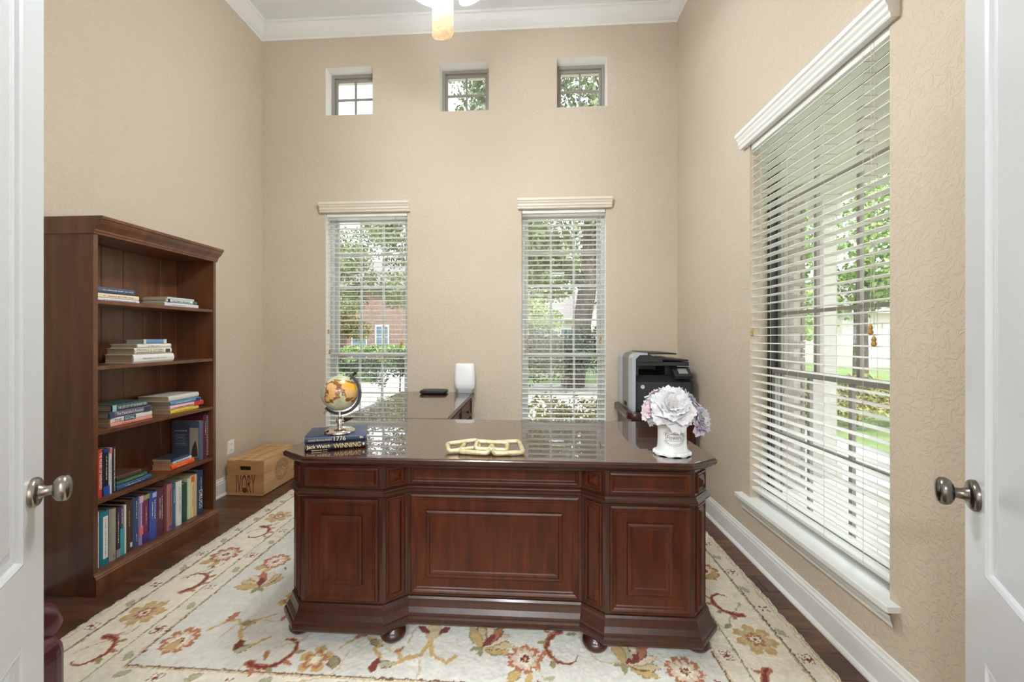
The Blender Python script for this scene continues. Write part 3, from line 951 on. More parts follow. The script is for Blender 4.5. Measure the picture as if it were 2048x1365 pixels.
def credenza():
    x0, x1, y0, y1 = -1.18, -0.50, 2.364, 3.525
    r = thing('credenza', 'dark polished credenza with drawers standing between desk and back wall', 'credenza', ((x0 + x1) / 2, (y0 + y1) / 2, 0.0135))
    hx, hy_ = (x1 - x0) / 2, (y1 - y0) / 2
    W = M['desk']
    rect = [(-hx, -hy_), (hx, -hy_), (hx, hy_), (-hx, hy_)]
    MB().prism([(-hx + .035, -hy_ + .03), (hx - .035, -hy_ + .03), (hx - .035, hy_ - .01), (-hx + .035, hy_ - .01)], 0.0, 0.752).build('carcass', W, r)
    MB().sweep(rect, [(-0.035, 0.742), (-0.030, 0.750), (-0.020, 0.754), (-0.012, 0.762), (-0.002, 0.768), (0, 0.774), (-0.004, 0.787)], cap_top=True, cap_bottom=True).build('top_moulding', W, r)
    MB().sweep(rect, [(-0.010, 0.7872), (-0.007, 0.7885), (-0.010, 0.7915)], cap_top=True).build('polished_top', M['desk_top'], r)
    MB().sweep([(-hx + .035, -hy_ + .03), (hx - .035, -hy_ + .03), (hx - .035, hy_ - .01), (-hx + .035, hy_ - .01)], [(0.03, 0.0), (0.03, 0.07), (0.015, 0.09), (0.012, 0.12), (0, 0.13)]).build('base_moulding', W, r)
    prof = [(0, 0), (0, 0.010), (0.008, 0.016), (0.016, 0.012), (0.022, 0.006)]
    for i in range(2):
        for z0, z1 in ((0.16, 0.36), (0.375, 0.575), (0.59, 0.735)):
            w = hy_ - 0.04
            d = MB().rings((hx - 0.035, -hy_ + 0.05 + i * (w + 0.015), z0), (0, 1, 0), (0, 0, 1), (1, 0, 0), w, z1 - z0, prof).build('drawer', M['desk_panel'], r)
            MB().lathe([(0.007, 0.0), (0.006, 0.012), (0.013, 0.018), (0.015, 0.024), (0.009, 0.03)], (hx - 0.029, -hy_ + 0.05 + i * (w + 0.015) + w / 2, (z0 + z1) / 2), 14, axis='X').build('knob', M['pewter'], d, True)
    return r
credenza()

# ================================================================== BOOKCASE
BX, BY, BW, BH = -2.185, 1.832, 0.768, 1.916
SH = [1.486, 1.148, 0.816, 0.463]
def bookcase():
    r = thing('bookcase', 'tall dark cherry bookcase with four open shelves against the left wall', 'bookcase', (BX, BY, 0.0))
    W = M['book_wood']
    D = 0.33
    for y in (0, BW - 0.022):
        MB().box(-D, 0, y, y + 0.022, 0.0, 1.86).build('side_panel', W, r, bevel=0.0015)
    n = 6
    bw = (BW - 0.044) / n
    for i in range(n):
        MB().rings((-0.277, 0.022 + bw * i, 0.10), (0, 1, 0), (0, 0, 1), (1, 0, 0), bw, 1.73, [(0, 0), (0, 0.009), (0.0025, 0.012)]).build('back_board', W, r)
    for z in SH:
        MB().box(-0.264, -0.004, 0.0225, BW - 0.0225, z - 0.010, z + 0.010).build('shelf', W, r, bevel=0.002)
    MB().box(-0.264, 0, 0.0225, BW - 0.0225, 0.09, 0.112).build('bottom_shelf', W, r)
    MB().box(-0.27, 0, 0.0225, BW - 0.0225, 1.83, 1.86).build('top_rail', W, r)
    MB().sweep([(0, -0.002), (0, BW + 0.002)], [(0, 0.0), (0.018, 0.0), (0.018, 0.086), (0.014, 0.090), (0.013, 0.096), (0.006, 0.104), (0.005, 0.110), (0, 0.112)], closed=False).build('plinth', W, r)
    for y in (-0.002, BW):
        MB().box(0, 0.0178, y, y + 0.002, 0, 0.088).build('plinth_end', W, r)
    pr = [(0, 1.828), (0.006, 1.828), (0.008, 1.838), (0.012, 1.842), (0.012, 1.850), (0.022, 1.862), (0.038, 1.878), (0.046, 1.892), (0.048, 1.898), (0.054, 1.900), (0.056, 1.912), (0.052, 1.916), (-D, 1.916)]
    MB().sweep([(0, -0.004), (0, BW + 0.004)], pr, closed=False).build('cornice', W, r)
    for y in (-0.004, BW + 0.004):
        MB().add([(a, y, z) for a, z in pr] + [(-D, y, 1.828)], [tuple(range(len(pr) + 1))]).build('cornice_end', W, r)
    return r
bookcase()

# ------------------------------------------------------------------ books
def book(label, group, loc, rot, L, T, D, cover, texts=(), page=None, hard=True, band=None, name='book'):
    """spine on local +x face; length along +y, thickness along +z, boards run towards -x"""
    r = thing(name, label, 'book', loc, rot, group)
    c = MB()
    b = 0.0025 if hard else 0.001
    k = 5
    pts = [(-D, 0), (-0.004, 0)] + [(0.004 * math.sin(PI * i / k) if hard else 0.0, T * i / k) for i in range(1, k)] + [(-0.004, T), (-D, T), (-D, T - b), (-0.006, T - b), (-0.006, b), (-D, b)]
    n = len(pts)
    vs = [(x, 0, z) for x, z in pts] + [(x, L, z) for x, z in pts]
    fs = [(i, n + i, n + (i + 1) % n, (i + 1) % n) for i in range(n)]
    half = [n - 1, n - 2, n - 3, n - 4]
    for base, flip in ((0, False), (n, True)):
        a = [base + i for i in range(n)]
        fs.append(tuple(a[::-1]) if flip else tuple(a))
    c.add(vs, fs)
    c.build('cover', cmat(*cover), r)
    e = 0.004 if hard else 0.0008
    MB().box(-D + e, -0.007, e, L - e, b + 0.0002, T - b - 0.0002).build('pages', page or M['page'], r)
    if band:                          # coloured blocks printed on the spine (y0,y1 fractions, colour)
        for (y0, y1, z0, z1, colr) in band:
            MB().box(0.0038 if hard else 0.0002, 0.0046 if hard else 0.0008, L * y0, L * y1, T * z0, T * z1).build('spine_band', cmat(*colr), r)
    for tx in texts:
        body, y, z, w, h, m_ = tx[:6]
        if body not in LEGIBLE:       # print too small to read: short strokes of ink
            st, q = MB(), (y - w / 2) * L
            xx = 0.005 if hard else 0.0011
            while q < (y + w / 2) * L:
                d = random.uniform(0.0015, 0.004)
                hh = T * h * random.choice((0.30, 0.34, 0.48))
                st.box(xx - 0.0004, xx, q, q + d, T * (z - h * 0.3), T * (z - h * 0.3) + hh)
                q += d + random.choice((0.0012, 0.0012, 0.0012, 0.005))
            st.build('small_print', m_, r)
            continue
        text(body, 'lettering', m_, r, (0.0048 if hard else 0.001, L * y, T * z), (0, 1, 0), (0, 0, 1), w * L, h * T)
    return r

LEGIBLE = {'THE FIRST 90 DAYS', 'Steve Jobs', 'by Walter Isaacson', 'STEPHEN E.', 'AMBROSE', 'CITIZEN', 'SOLDIERS', 'THE', 'GOAL', "The Controller's Function",
           'THE LOST CITY OF THE MONKEY GOD', 'THE MONEY OF INVENTION', 'DRUGS', 'DAVID McCULLOUGH', '1776', 'Jack Welch', 'WINNING'}
WI, BI, CI, GI = M['white_ink'], M['black_ink'], M['cream_ink'], M['gold_ink']
SX = -2.222
def lying(label, group, y0, y1, z, T, cover, texts=(), D=0.16, dx=0.0, rz=0.0, **k):
    return book(label, group, (SX + dx, y0, z), (0, 0, rz), y1 - y0, T, D, cover, texts, **k)
g1, g2, g3, g4 = 'books on the top shelf', 'books on the second shelf', 'books on the third shelf', 'books on the fourth shelf'
z = SH[0] + 0.0102
lying('white paperback with purple lower edge, bottom of the top shelf left stack', g1, 1.866, 2.099, z, 0.016, (226, 222, 230), [('~', .55, .5, .72, .42, M['brown_ink'])], band=[(0, 1, 0, .3, (104, 84, 140))], hard=False)
lying('cream book in the middle of the top shelf left stack', g1, 1.872, 2.097, z + 0.0165, 0.024, (232, 218, 184), [('~', .52, .5, .70, .42, M['brown_ink'])], hard=False)
lying('slate blue hardcover on top of the top shelf left stack', g1, 1.876, 2.070, z + 0.041, 0.033, (78, 88, 112), [('~', .55, .55, .80, .3, WI)])
lying('white paperback at the bottom of the top shelf right stack', g1, 2.254, 2.497, z, 0.024, (214, 216, 222), [('~', .4, .5, .4, .35, M['brown_ink'])], hard=False)
lying('black and white book in the middle of the top shelf right stack', g1, 2.265, 2.479, z + 0.0245, 0.021, (226, 230, 228), [('THE FIRST 90 DAYS', .45, .5, .62, .62, BI)], band=[(.02, .1, .05, .95, (34, 40, 46)), (.86, .98, .05, .95, (70, 96, 100))])
lying('thin pale grey book topping the top shelf right stack', g1, 2.273, 2.463, z + 0.046, 0.013, (206, 212, 210), (), hard=False)
z = SH[1] + 0.0102
lying('thick white biography at the bottom of the second shelf stack', g2, 2.064, 2.313, z, 0.048, (236, 234, 230), [('Steve Jobs', .32, .5, .22, .24, BI), ('by Walter Isaacson', .62, .5, .34, .22, M['brown_ink'])], D=0.175)
lying('cream hardcover with blocky brown lettering on the second shelf', g2, 2.070, 2.297, z + 0.0485, 0.036, (232, 224, 206), [('STEPHEN E.', .2, .70, .34, .28, M['brown_ink']), ('AMBROSE', .2, .30, .34, .28, M['brown_ink']), ('CITIZEN', .6, .70, .28, .28, M['brown_ink']), ('SOLDIERS', .6, .30, .28, .28, M['brown_ink'])], band=[(.405, .415, .1, .9, (40, 44, 60)), (.82, .95, .2, .8, (60, 74, 98))], D=0.17)
lying('white hardcover third from the bottom of the second shelf stack', g2, 2.086, 2.294, z + 0.085, 0.023, (236, 234, 228), [('~', .45, .5, .35, .34, M['brown_ink'])], D=0.165)
lying('light blue small book topping the second shelf stack', g2, 2.120, 2.262, z + 0.1085, 0.026, (112, 148, 186), (), D=0.11, band=[(0, .1, 0, 1, (220, 214, 196)), (.86, 1, 0, 1, (214, 214, 210))])
z = SH[2] + 0.0102
lying('salmon paperback at the bottom of the third shelf left stack', g3, 1.945, 2.176, z, 0.019, (240, 158, 140), [('~', .4, .5, .3, .35, M['burn'])], hard=False, D=0.18)
lying('white paperback with teal spine block in the third shelf left stack', g3, 1.945, 2.174, z + 0.0195, 0.026, (226, 222, 212), [('THE', .16, .5, .18, .6, M['brown_ink']), ('GOAL', .44, .5, .24, .6, WI)], band=[(.30, .58, .02, .98, (34, 84, 118))], hard=False, D=0.18)
lying("grey purple hardcover in the third shelf left stack", g3, 1.938, 2.169, z + 0.046, 0.034, (104, 98, 120), [("The Controller's Function", .46, .55, .62, .45, WI)], band=[(.0, .1, 0, 1, (70, 74, 96)), (.80, .98, .1, .9, (64, 62, 82))], D=0.18)
lying('dark green jacketed book topping the third shelf left stack', g3, 1.952, 2.148, z + 0.0805, 0.034, (52, 84, 82), [('THE LOST CITY OF THE MONKEY GOD', .54, .5, .80, .42, WI)], band=[(0, .1, 0, 1, (150, 190, 200))], D=0.18)
lying('yellow paperback at the bottom of the third shelf right stack', g3, 2.293, 2.499, z, 0.024, (232, 202, 74), [('~', .45, .5, .6, .35, M['burn'])], hard=False, D=0.17)
lying('pink book with red end second from the bottom of the third shelf right stack', g3, 2.289, 2.532, z + 0.0245, 0.027, (238, 190, 196), [('~', .38, .5, .56, .45, M['burn'])], band=[(.7, 1, 0, 1, (196, 44, 52))], D=0.17)
lying('blue hardcover in the third shelf right stack', g3, 2.289, 2.513, z + 0.052, 0.025, (92, 136, 176), [('~', .42, .5, .5, .4, WI)], band=[(.82, .97, .1, .9, (36, 54, 84))], D=0.17)
lying('thick pale grey book topping the third shelf right stack', g3, 2.277, 2.504, z + 0.0775, 0.034, (214, 210, 200), (), D=0.2, rz=0.03)
z = SH[3] + 0.0102
lying('blue hardcover at the bottom of the fourth shelf flat pile', g4, 1.973, 2.168, z, 0.030, (62, 92, 140), [('~', .5, .5, .55, .4, WI)], D=0.17)
lying('green hardcover in the middle of the fourth shelf flat pile', g4, 1.973, 2.142, z + 0.0305, 0.022, (56, 98, 76), [('~', .5, .5, .7, .35, GI)], D=0.17)
lying('brown leather-look book topping the fourth shelf flat pile', g4, 1.973, 2.108, z + 0.053, 0.026, (82, 54, 46), (), D=0.17)
lying('bright orange hardcover at the bottom of the fourth shelf right stack', g4, 2.297, 2.462, z, 0.034, (238, 96, 44), [('~', .45, .5, .45, .35, CI)], D=0.13)
lying('white and blue paperback in the fourth shelf right stack', g4, 2.310, 2.445, z + 0.0345, 0.018, (200, 208, 220), [('~', .5, .5, .7, .45, BI)], D=0.13, hard=False)
lying('dark picture-covered booklet topping the fourth shelf right stack', g4, 2.301, 2.426, z + 0.053, 0.016, (46, 50, 62), (), D=0.13, hard=False, band=[(.1, .9, .15, .85, (52, 88, 128))])

def standing(label, group, y0, y1, z, Hh, cover, texts=(), D=0.19, dx=0.0, **k):
    return book(label, group, (SX + dx, y0 + 0.0004, z + Hh), (-PI / 2, 0, 0), Hh, y1 - y0 - 0.0008, D, cover, texts, **k)
g5, g6 = 'upright books on the fourth shelf', 'upright books on the bottom shelf'
standing('red hardcover with white lettering, first upright on the fourth shelf', g5, 1.880, 1.906, z, 0.248, (206, 62, 52), [('THE MONEY OF INVENTION', .44, .5, .76, .5, WI)])
standing('black and blue book beside the red one on the fourth shelf', g5, 1.906, 1.939, z, 0.246, (30, 32, 46), [('~', .40, .5, .5, .3, CI)], band=[(.80, 1, .05, .95, (42, 84, 168)), (0, .08, .05, .95, (42, 64, 128))])
standing('white and lavender upright book on the fourth shelf', g5, 1.939, 1.954, z, 0.244, (224, 216, 226), [('~', .5, .5, .5, .4, M['brown_ink'])], hard=False, band=[(0, .12, 0, 1, (216, 110, 100))])
standing('charcoal upright book lettered in white on the fourth shelf', g5, 1.954, 1.971, z, 0.246, (58, 62, 66), [('~', .5, .5, .9, .5, WI)])
n1 = standing('slate blue brochure standing cover outward on the fourth shelf', g5, 2.508, 2.539, z, 0.262, (86, 96, 118), (), D=0.2, hard=False)
MB().box(-0.192, -0.075, 0.02, 0.245, -0.0011, -0.0004).build('cover_print', cmat(72, 84, 108), n1)
MB().box(-0.072, -0.010, 0.045, 0.245, -0.0011, -0.0004).build('cover_picture', cmat(172, 160, 150), n1)
MB().add([(-0.06, 0.24, -0.0014), (-0.015, 0.24, -0.0014), (-0.02, 0.17, -0.0014), (-0.03, 0.13, -0.0014), (-0.042, 0.15, -0.0014), (-0.055, 0.19, -0.0014)], [(0, 1, 2, 3, 4, 5)]).build('cover_tree', cmat(72, 58, 54), n1)
pr = MB()
for k in range(9):
    pr.box(-0.180 + k * 0.010, -0.180 + k * 0.010 + random.uniform(0.004, 0.008), 0.062, 0.067, -0.0016, -0.0012)
for k in range(8):
    pr.box(-0.178, -0.178 + random.uniform(0.07, 0.095), 0.090 + k * 0.010, 0.0912 + k * 0.010, -0.0016, -0.0012)
pr.build('small_print', WI, n1)
standing('tall maroon binder near the end of the fourth shelf', g5, 2.539, 2.560, z, 0.300, (92, 34, 48), [('~', .3, .5, .3, .4, WI)], D=0.22)
nb = standing('white-edged spiral notebook at the end of the fourth shelf', g5, 2.560, 2.574, z, 0.300, (96, 44, 70), (), D=0.21, hard=False)
for i in range(26):
    MB().tube([(0.002 + 0.004 * math.cos(a), 0.012 + i * 0.0107, 0.0065 + 0.0058 * math.sin(a)) for a in np.linspace(0, 2 * PI, 9)[:-1]], 0.0009, 5, closed=True).build('coil', M['white_plastic'], nb)
z = 0.1124
rows = [
 (1.872, 1.898, 0.290, (226, 230, 230), 'thin white book with teal print, first on the bottom shelf', [('~', .42, .5, .7, .4, M['brown_ink'])], None),
 (1.898, 1.939, 0.282, (24, 120, 144), 'teal hardcover with white spine panel on the bottom shelf', [('~', .5, .5, .7, .2, M['brown_ink'])], [(.10, .88, .18, .76, (236, 236, 232))]),
 (1.939, 1.974, 0.276, (158, 152, 138), 'plain grey cloth book on the bottom shelf', [('~', .9, .5, .06, .3, BI)], None),
 (1.974, 1.996, 0.270, (62, 42, 58), 'dark plum upright book on the bottom shelf', [('~', .4, .5, .6, .35, WI)], [(.84, 1, 0, 1, (150, 140, 160))]),
 (1.996, 2.017, 0.266, (86, 70, 112), 'purple and turquoise upright book on the bottom shelf', [('~', .2, .5, .3, .4, WI)], [(.45, 1, 0, 1, (44, 164, 182))]),
 (2.017, 2.029, 0.268, (232, 226, 206), 'thin cream upright book on the bottom shelf', [], None),
 (2.029, 2.069, 0.282, (70, 50, 44), 'dark brown textbook with white mark on the bottom shelf', [('~', .35, .4, .3, .18, GI)], [(.84, .93, .5, .8, (222, 210, 200))]),
 (2.069, 2.101, 0.284, (52, 78, 118), 'navy textbook beside the dark brown one on the bottom shelf', [('~', .25, .5, .36, .3, WI), ('~', .8, .5, .16, .3, WI)], None),
 (2.101, 2.124, 0.280, (156, 138, 190), 'lavender and pink upright book on the bottom shelf', [('~', .4, .5, .5, .35, WI)], [(.0, .14, 0, 1, (216, 180, 206)), (.62, .8, 0, 1, (226, 112, 130))]),
 (2.124, 2.162, 0.276, (126, 42, 84), 'magenta textbook with olive top band on the bottom shelf', [('~', .42, .5, .4, .3, GI)], [(0, .1, 0, 1, (168, 164, 92)), (.8, 1, 0, 1, (74, 52, 128))]),
 (2.162, 2.210, 0.276, (60, 84, 168), 'bright blue thick textbook on the bottom shelf', [('~', .38, .62, .4, .26, WI), ('~', .38, .3, .34, .26, WI)], [(.02, .12, .3, .8, (184, 196, 230))]),
 (2.210, 2.260, 0.278, (96, 46, 66), 'thick maroon textbook on the bottom shelf', [('~', .42, .62, .5, .2, WI), ('~', .42, .34, .44, .2, WI)], None),
 (2.268, 2.304, 0.286, (178, 112, 112), 'dusty rose textbook on the bottom shelf', [('~', .45, .5, .7, .4, M['burn'])], [(.9, .98, .2, .8, (96, 70, 150))]),
 (2.304, 2.330, 0.276, (44, 98, 130), 'teal blue upright book right of the dusty rose one', [('~', .3, .5, .3, .4, WI)], None),
 (2.330, 2.371, 0.278, (228, 230, 226), 'white textbook left of the dark green book on the bottom shelf', [('~', .45, .5, .6, .26, M['brown_ink'])], None),
 (2.374, 2.420, 0.244, (32, 74, 62), 'shorter dark green hardcover on the bottom shelf', [], None),
 (2.424, 2.445, 0.266, (214, 222, 190), 'pale green thin book on the bottom shelf', [], None),
 (2.445, 2.468, 0.276, (228, 206, 160), 'cream book with orange top band on the bottom shelf', [('~', .5, .5, .5, .4, BI)], [(.02, .15, 0, 1, (222, 96, 60))]),
 (2.468, 2.490, 0.278, (206, 176, 128), 'tan book left of the thick navy book ending the bottom shelf', [], None),
 (2.490, 2.541, 0.290, (40, 62, 98), 'thick navy book with large white lettering at the end of the bottom shelf', [('DRUGS', .66, .42, .42, .5, WI), ('~', .3, .5, .3, .2, CI)], None)]
for (y0, y1, hh, colr, lab, tx, bd) in rows:
    standing(lab, g6, y0, y1, z, hh, colr, tx, band=bd, dx=random.uniform(-0.008, 0.004), hard=(y1 - y0) > 0.018)

# ================================================================== CRATE
def crate():
    x0, x1, y0, y1, h = -2.482, -2.174, 3.068, 3.512, 0.285
    r = thing('wooden_crate', 'old pine crate with tall burnt lettering on its end beside the outlet', 'crate', (x0, y0, 0.0))
    W, D = x1 - x0, y1 - y0
    t = 0.012
    mb = wall_grid(MB(), (0, 0, 0.004), (1, 0, 0), (0, 0, 1), (0, -1, 0), W, h - 0.004, [(W / 2 - 0.048, W / 2 + 0.048, 0.205, 0.240)], t)
    f = mb.build('end_panel', [M['crate_front'], M['crate_front']], r)
    text('IVORY', 'lettering', M['burn'], f, (W / 2 + 0.005, 0, 0.098), (1, 0, 0), (0, 0, 1), 0.165, 0.150)
    MB().lathe([(0.0, 0), (0.022, 0), (0.022, -0.0008), (0.0, -0.0008)], (W / 2 - 0.003, -0.0005, 0.047), 20, axis='Y').build('brand_mark', M['burn'], f)
    MB().box(0, W, D - t, D, 0.004, h).build('end_panel', M['crate_front'], r)
    MB().box(0, t, t, D - t, 0.006, h).build('side_board', M['crate'], r)
    sd = MB().box(W - t, W, t, D - t, 0.006, h).build('side_board', M['crate'], r)
    MB().box(t, W - t, t, D - t, 0.006, 0.016).build('bottom_board', M['crate'], r)
    MB().box(0, W, -0.002, 0.05, h, h + 0.011).build('lid_batten', M['crate'], r, bevel=0.002)
    MB().box(0, W, D - 0.07, D + 0.003, h, h + 0.020).build('lid_batten', M['crate'], r, bevel=0.002)
    MB().box(0.004, W - 0.004, 0.05, D - 0.07, h, h + 0.014).build('lid_board', M['crate'], r, bevel=0.002)
    st = MB()
    for ra, rb in ((0.088, 0.0915), (0.058, 0.060)):
        n = 40
        vs = []
        for k in range(n):
            a = 2 * PI * k / n
            vs += [(W + 0.0006, 0.24 + ra * math.cos(a), 0.15 + ra * math.sin(a)), (W + 0.0006, 0.24 + rb * math.cos(a), 0.15 + rb * math.sin(a))]
        st.add(vs, [(2 * k, 2 * k + 1, (2 * k + 3) % (2 * n), (2 * k + 2) % (2 * n)) for k in range(n)])
    for k in range(34):
        a = 2 * PI * k / 34
        c, s = math.cos(a), math.sin(a)
        st.add([(W + 0.0006, 0.24 + 0.066 * c - 0.003 * s, 0.15 + 0.066 * s + 0.003 * c), (W + 0.0006, 0.24 + 0.081 * c - 0.003 * s, 0.15 + 0.081 * s + 0.003 * c), (W + 0.0006, 0.24 + 0.081 * c + 0.002 * s, 0.15 + 0.081 * s - 0.002 * c), (W + 0.0006, 0.24 + 0.066 * c + 0.002 * s, 0.15 + 0.066 * s - 0.002 * c)], [(0, 1, 2, 3)])
    for k in range(60):
        a, q = RNG.uniform(0, 6.28), 0.052 * math.sqrt(RNG.uniform(0, 1))
        y, zz, s = 0.24 + q * math.cos(a), 0.15 + q * math.sin(a), RNG.uniform(0.002, 0.006)
        st.add([(W + 0.0006, y - s, zz - s / 2), (W + 0.0006, y + s, zz - s / 3), (W + 0.0006, y + s / 2, zz + s), (W + 0.0006, y - s / 2, zz + s / 2)], [(0, 1, 2, 3)])
    st.build('round_stamp', M['ink'], sd)
crate()
# ================================================================== PRINTER AND STAND
def rounded_rect(x0, x1, y0, y1, r, n=6):
    p = []
    for cx, cy, a0 in ((x1 - r, y0 + r, -PI / 2), (x1 - r, y1 - r, 0), (x0 + r, y1 - r, PI / 2), (x0 + r, y0 + r, PI)):
        for k in range(n + 1):
            a = a0 + PI / 2 * k / n
            p.append((cx + r * math.cos(a), cy + r * math.sin(a)))
    return p

def printer_stand():
    r = thing('printer_stand', 'dark brown wooden stand with rounded top under the printer', 'stand', (1.02, 3.265, 0.0135))
    W = M['desk']
    MB().sweep(rounded_rect(-0.275, 0.280, -0.26, 0.275, 0.07), [(-0.008, 0.660), (0, 0.666), (0, 0.709), (-0.006, 0.7165)], cap_top=True, cap_bottom=True).build('stand_top', W, r, True)
    MB().box(-0.235, 0.245, -0.21, 0.255, 0.06, 0.659).build('stand_body', W, r, bevel=0.004)
    MB().sweep([(-0.245, -0.22), (0.255, -0.22), (0.255, 0.265), (-0.245, 0.265)], [(0.0, 0.0), (0.0, 0.07), (-0.01, 0.08)], cap_top=True).build('stand_plinth', W, r)
    MB().rings((-0.20, -0.21, 0.12), (1, 0, 0), (0, 0, 1), (0, -1, 0), 0.41, 0.5, [(0, 0), (0, 0.01), (0.01, 0.014), (0.03, 0.004)]).build('stand_door', M['desk_panel'], r)
printer_stand()

def printer():
    r = thing('printer', 'black and grey multifunction laser printer in the back right corner', 'printer', (0.790, 3.055, 0.7305))
    r.scale = (1.172, 1.04, 1.172)
    W, D, H = 0.402, 0.46, 0.388
    B, B2, G, G2 = M['black_matte'], M['black'], M['grey_plastic'], M['midgrey_plastic']
    MB().box(0.022, W - 0.012, 0.006, D, 0.0, 0.196).build('body', B, r, bevel=0.004)
    MB().add([(0.022, 0.006, 0.196), (W - 0.012, 0.006, 0.196), (W - 0.04, 0.06, 0.236), (0.03, 0.06, 0.236), (0.022, D, 0.196), (W - 0.012, D, 0.196), (W - 0.04, D, 0.236), (0.03, D, 0.236)],
             [(0, 1, 2, 3), (1, 5, 6, 2), (4, 0, 3, 7), (5, 4, 7, 6), (3, 2, 6, 7)]).build('upper_deck', B2, r)
    # left side shell, rounded at the top, lower front kinks outwards
    pr = [(0.0, 0.0), (0.0, 0.34)] + [(0.045 - 0.045 * math.cos(a), 0.34 + 0.045 * math.sin(a)) for a in np.linspace(0.2, PI / 2, 7)] + [(0.10, 0.386), (0.10, 0.372), (0.05, 0.372), (0.024, 0.345), (0.022, 0.0)]
    n = len(pr)
    def shell(y0, y1, name, m_):
        MB().add([(x, y0, z) for x, z in pr] + [(x, y1, z) for x, z in pr], [tuple(range(n)), tuple(range(n, 2 * n))[::-1]] + [(i, n + i, n + (i + 1) % n, (i + 1) % n) for i in range(n)]).build(name, m_, r)
    shell(0.0, 0.11, 'side_shell', G)
    shell(0.111, 0.30, 'side_shell', G2)
    shell(0.301, D, 'side_shell', G)
    MB().box(-0.001, 0.001, 0.16, 0.24, 0.012, 0.04).build('power_socket', M['dark'], r)
    fp = MB().rings((0.034, 0.006, 0.010), (1, 0, 0), (0, 0, 1), (0, -1, 0), W - 0.058, 0.180, [(0, 0), (0, 0.004), (0.003, 0.006)]).build('front_cover', B, r)
    MB().box(0.036, W - 0.026, -0.001, 0.0005, 0.056, 0.0575).box(0.036, W - 0.026, -0.001, 0.0005, 0.034, 0.0352).box(W - 0.085, W - 0.0835, -0.001, 0.0005, 0.012, 0.188).box(0.120, 0.1215, -0.001, 0.0005, 0.058, 0.188).build('seam', M['dark'], fp)
    MB().lathe([(0.0, 0), (0.0125, 0), (0.0125, -0.0012), (0.0, -0.0012)], (0.068, -0.0005, 0.163), 28, axis='Y').build('logo_badge', M['white_plastic'], fp)
    text('hp', 'lettering', M['black_ink'], fp, (0.068, -0.0018, 0.163), (1, 0, 0.0), (0, 0, 1), 0.013, 0.015, shear=0.25)
    # output bay between deck and scanner
    MB().box(0.030, 0.050, 0.04, D, 0.236, 0.30).build('bay_wall', B, r)
    MB().box(0.05, 0.30, D - 0.14, D, 0.236, 0.30).build('bay_back', G2, r)
    MB().box(0.24, 0.32, 0.10, D - 0.05, 0.236, 0.30).build('scanner_pillar', B, r)
    MB().add([(0.06, 0.07, 0.240), (0.22, 0.07, 0.240), (0.22, 0.34, 0.258), (0.06, 0.34, 0.258)], [(0, 1, 2, 3)]).build('output_tray', B2, r)
    MB().box(0.024, 0.372, 0.02, D - 0.01, 0.30, 0.326).build('scanner_bed', B, r, bevel=0.004)
    MB().add([(0.024, 0.012, 0.326), (0.20, 0.012, 0.326), (0.20, 0.012, 0.345), (0.13, 0.012, 0.368), (0.10, 0.012, 0.3865), (0.05, 0.012, 0.384), (0.024, 0.012, 0.345),
              (0.024, D, 0.326), (0.20, D, 0.326), (0.20, D, 0.345), (0.13, D, 0.368), (0.10, D, 0.3865), (0.05, D, 0.384), (0.024, D, 0.345)],
             [tuple(range(7))] + [tuple(range(7, 14))[::-1]] + [(i, 7 + i, 7 + (i + 1) % 7, (i + 1) % 7) for i in range(7)]).build('document_feeder', B, r)
    MB().obox((0.09, 0.03, 0.380), (0.205, 0, -0.006), (0, D - 0.09, 0), (0, 0, 0.010)).build('feeder_tray', B2, r, bevel=0.003)
    MB().obox((0.175, 0.025, 0.337), (0.195, 0, -0.006), (0, D - 0.09, 0), (0, 0, 0.011)).build('paper_catch', B2, r, bevel=0.003)
    MB().obox((0.160, 0.05, 0.349), (0.13, 0, -0.002), (0, D - 0.16, 0), (0, 0, 0.003)).build('catch_lining', M['midgrey_plastic'], r)
    # tilted control panel with screen
    cp = MB().obox((0.272, -0.002, 0.214), (0.112, 0, 0), (0, 0.085, 0.056), (0, -0.016, 0.024)).build('control_panel', B, r, bevel=0.003)
    c = Vector((0.302, -0.002, 0.214)) + Vector((0, -0.016, 0.024)) + Vector((0, 0.085, 0.056)) * 0.22
    d = Vector((0, 0.085, 0.056)) * 0.55
    nn = Vector((0, -0.0008, 0.0012))
    MB().add([c + nn, c + nn + Vector((0.058, 0, 0)), c + nn + Vector((0.058, 0, 0)) + d, c + nn + d], [(0, 1, 2, 3)]).build('touch_screen', M['screen'], cp)
    MB().lathe([(0.0, 0), (0.007, 0), (0.006, -0.002), (0.0, -0.002)], (W - 0.05, 0.006, 0.186), 16, axis='Y').build('power_button', M['midgrey_plastic'], r)
printer()

# ================================================================== THINGS ON THE CREDENZA
CT = 0.805
t = thing('router', 'flat black internet router on the credenza', 'router', (-0.845, 3.42, CT + 0.0005))
MB().sweep(rounded_rect(-0.118, 0.118, -0.075, 0.075, 0.03), [(-0.02, 0.0), (-0.006, 0.006), (0, 0.018), (-0.004, 0.028), (-0.014, 0.032)], cap_top=True, cap_bottom=True).build('case', M['black'], t, True)
for k in range(16):
    MB().box(-0.098 + k * 0.0125, -0.092 + k * 0.0125, -0.0765, -0.073, 0.010, 0.024).build('vent', M['black_matte'], t)
t = thing('wifi_extender', 'upright white wireless tower with dark base on the credenza corner', 'router', (-0.575, 3.455, CT + 0.0005))
MB().sweep(rounded_rect(-0.070, 0.070, -0.030, 0.030, 0.028), [(-0.004, 0.0), (0, 0.006), (0.004, 0.030), (0.006, 0.038)], cap_bottom=True, cap_top=True).build('base', M['grey_plastic'], t, True)
q = []
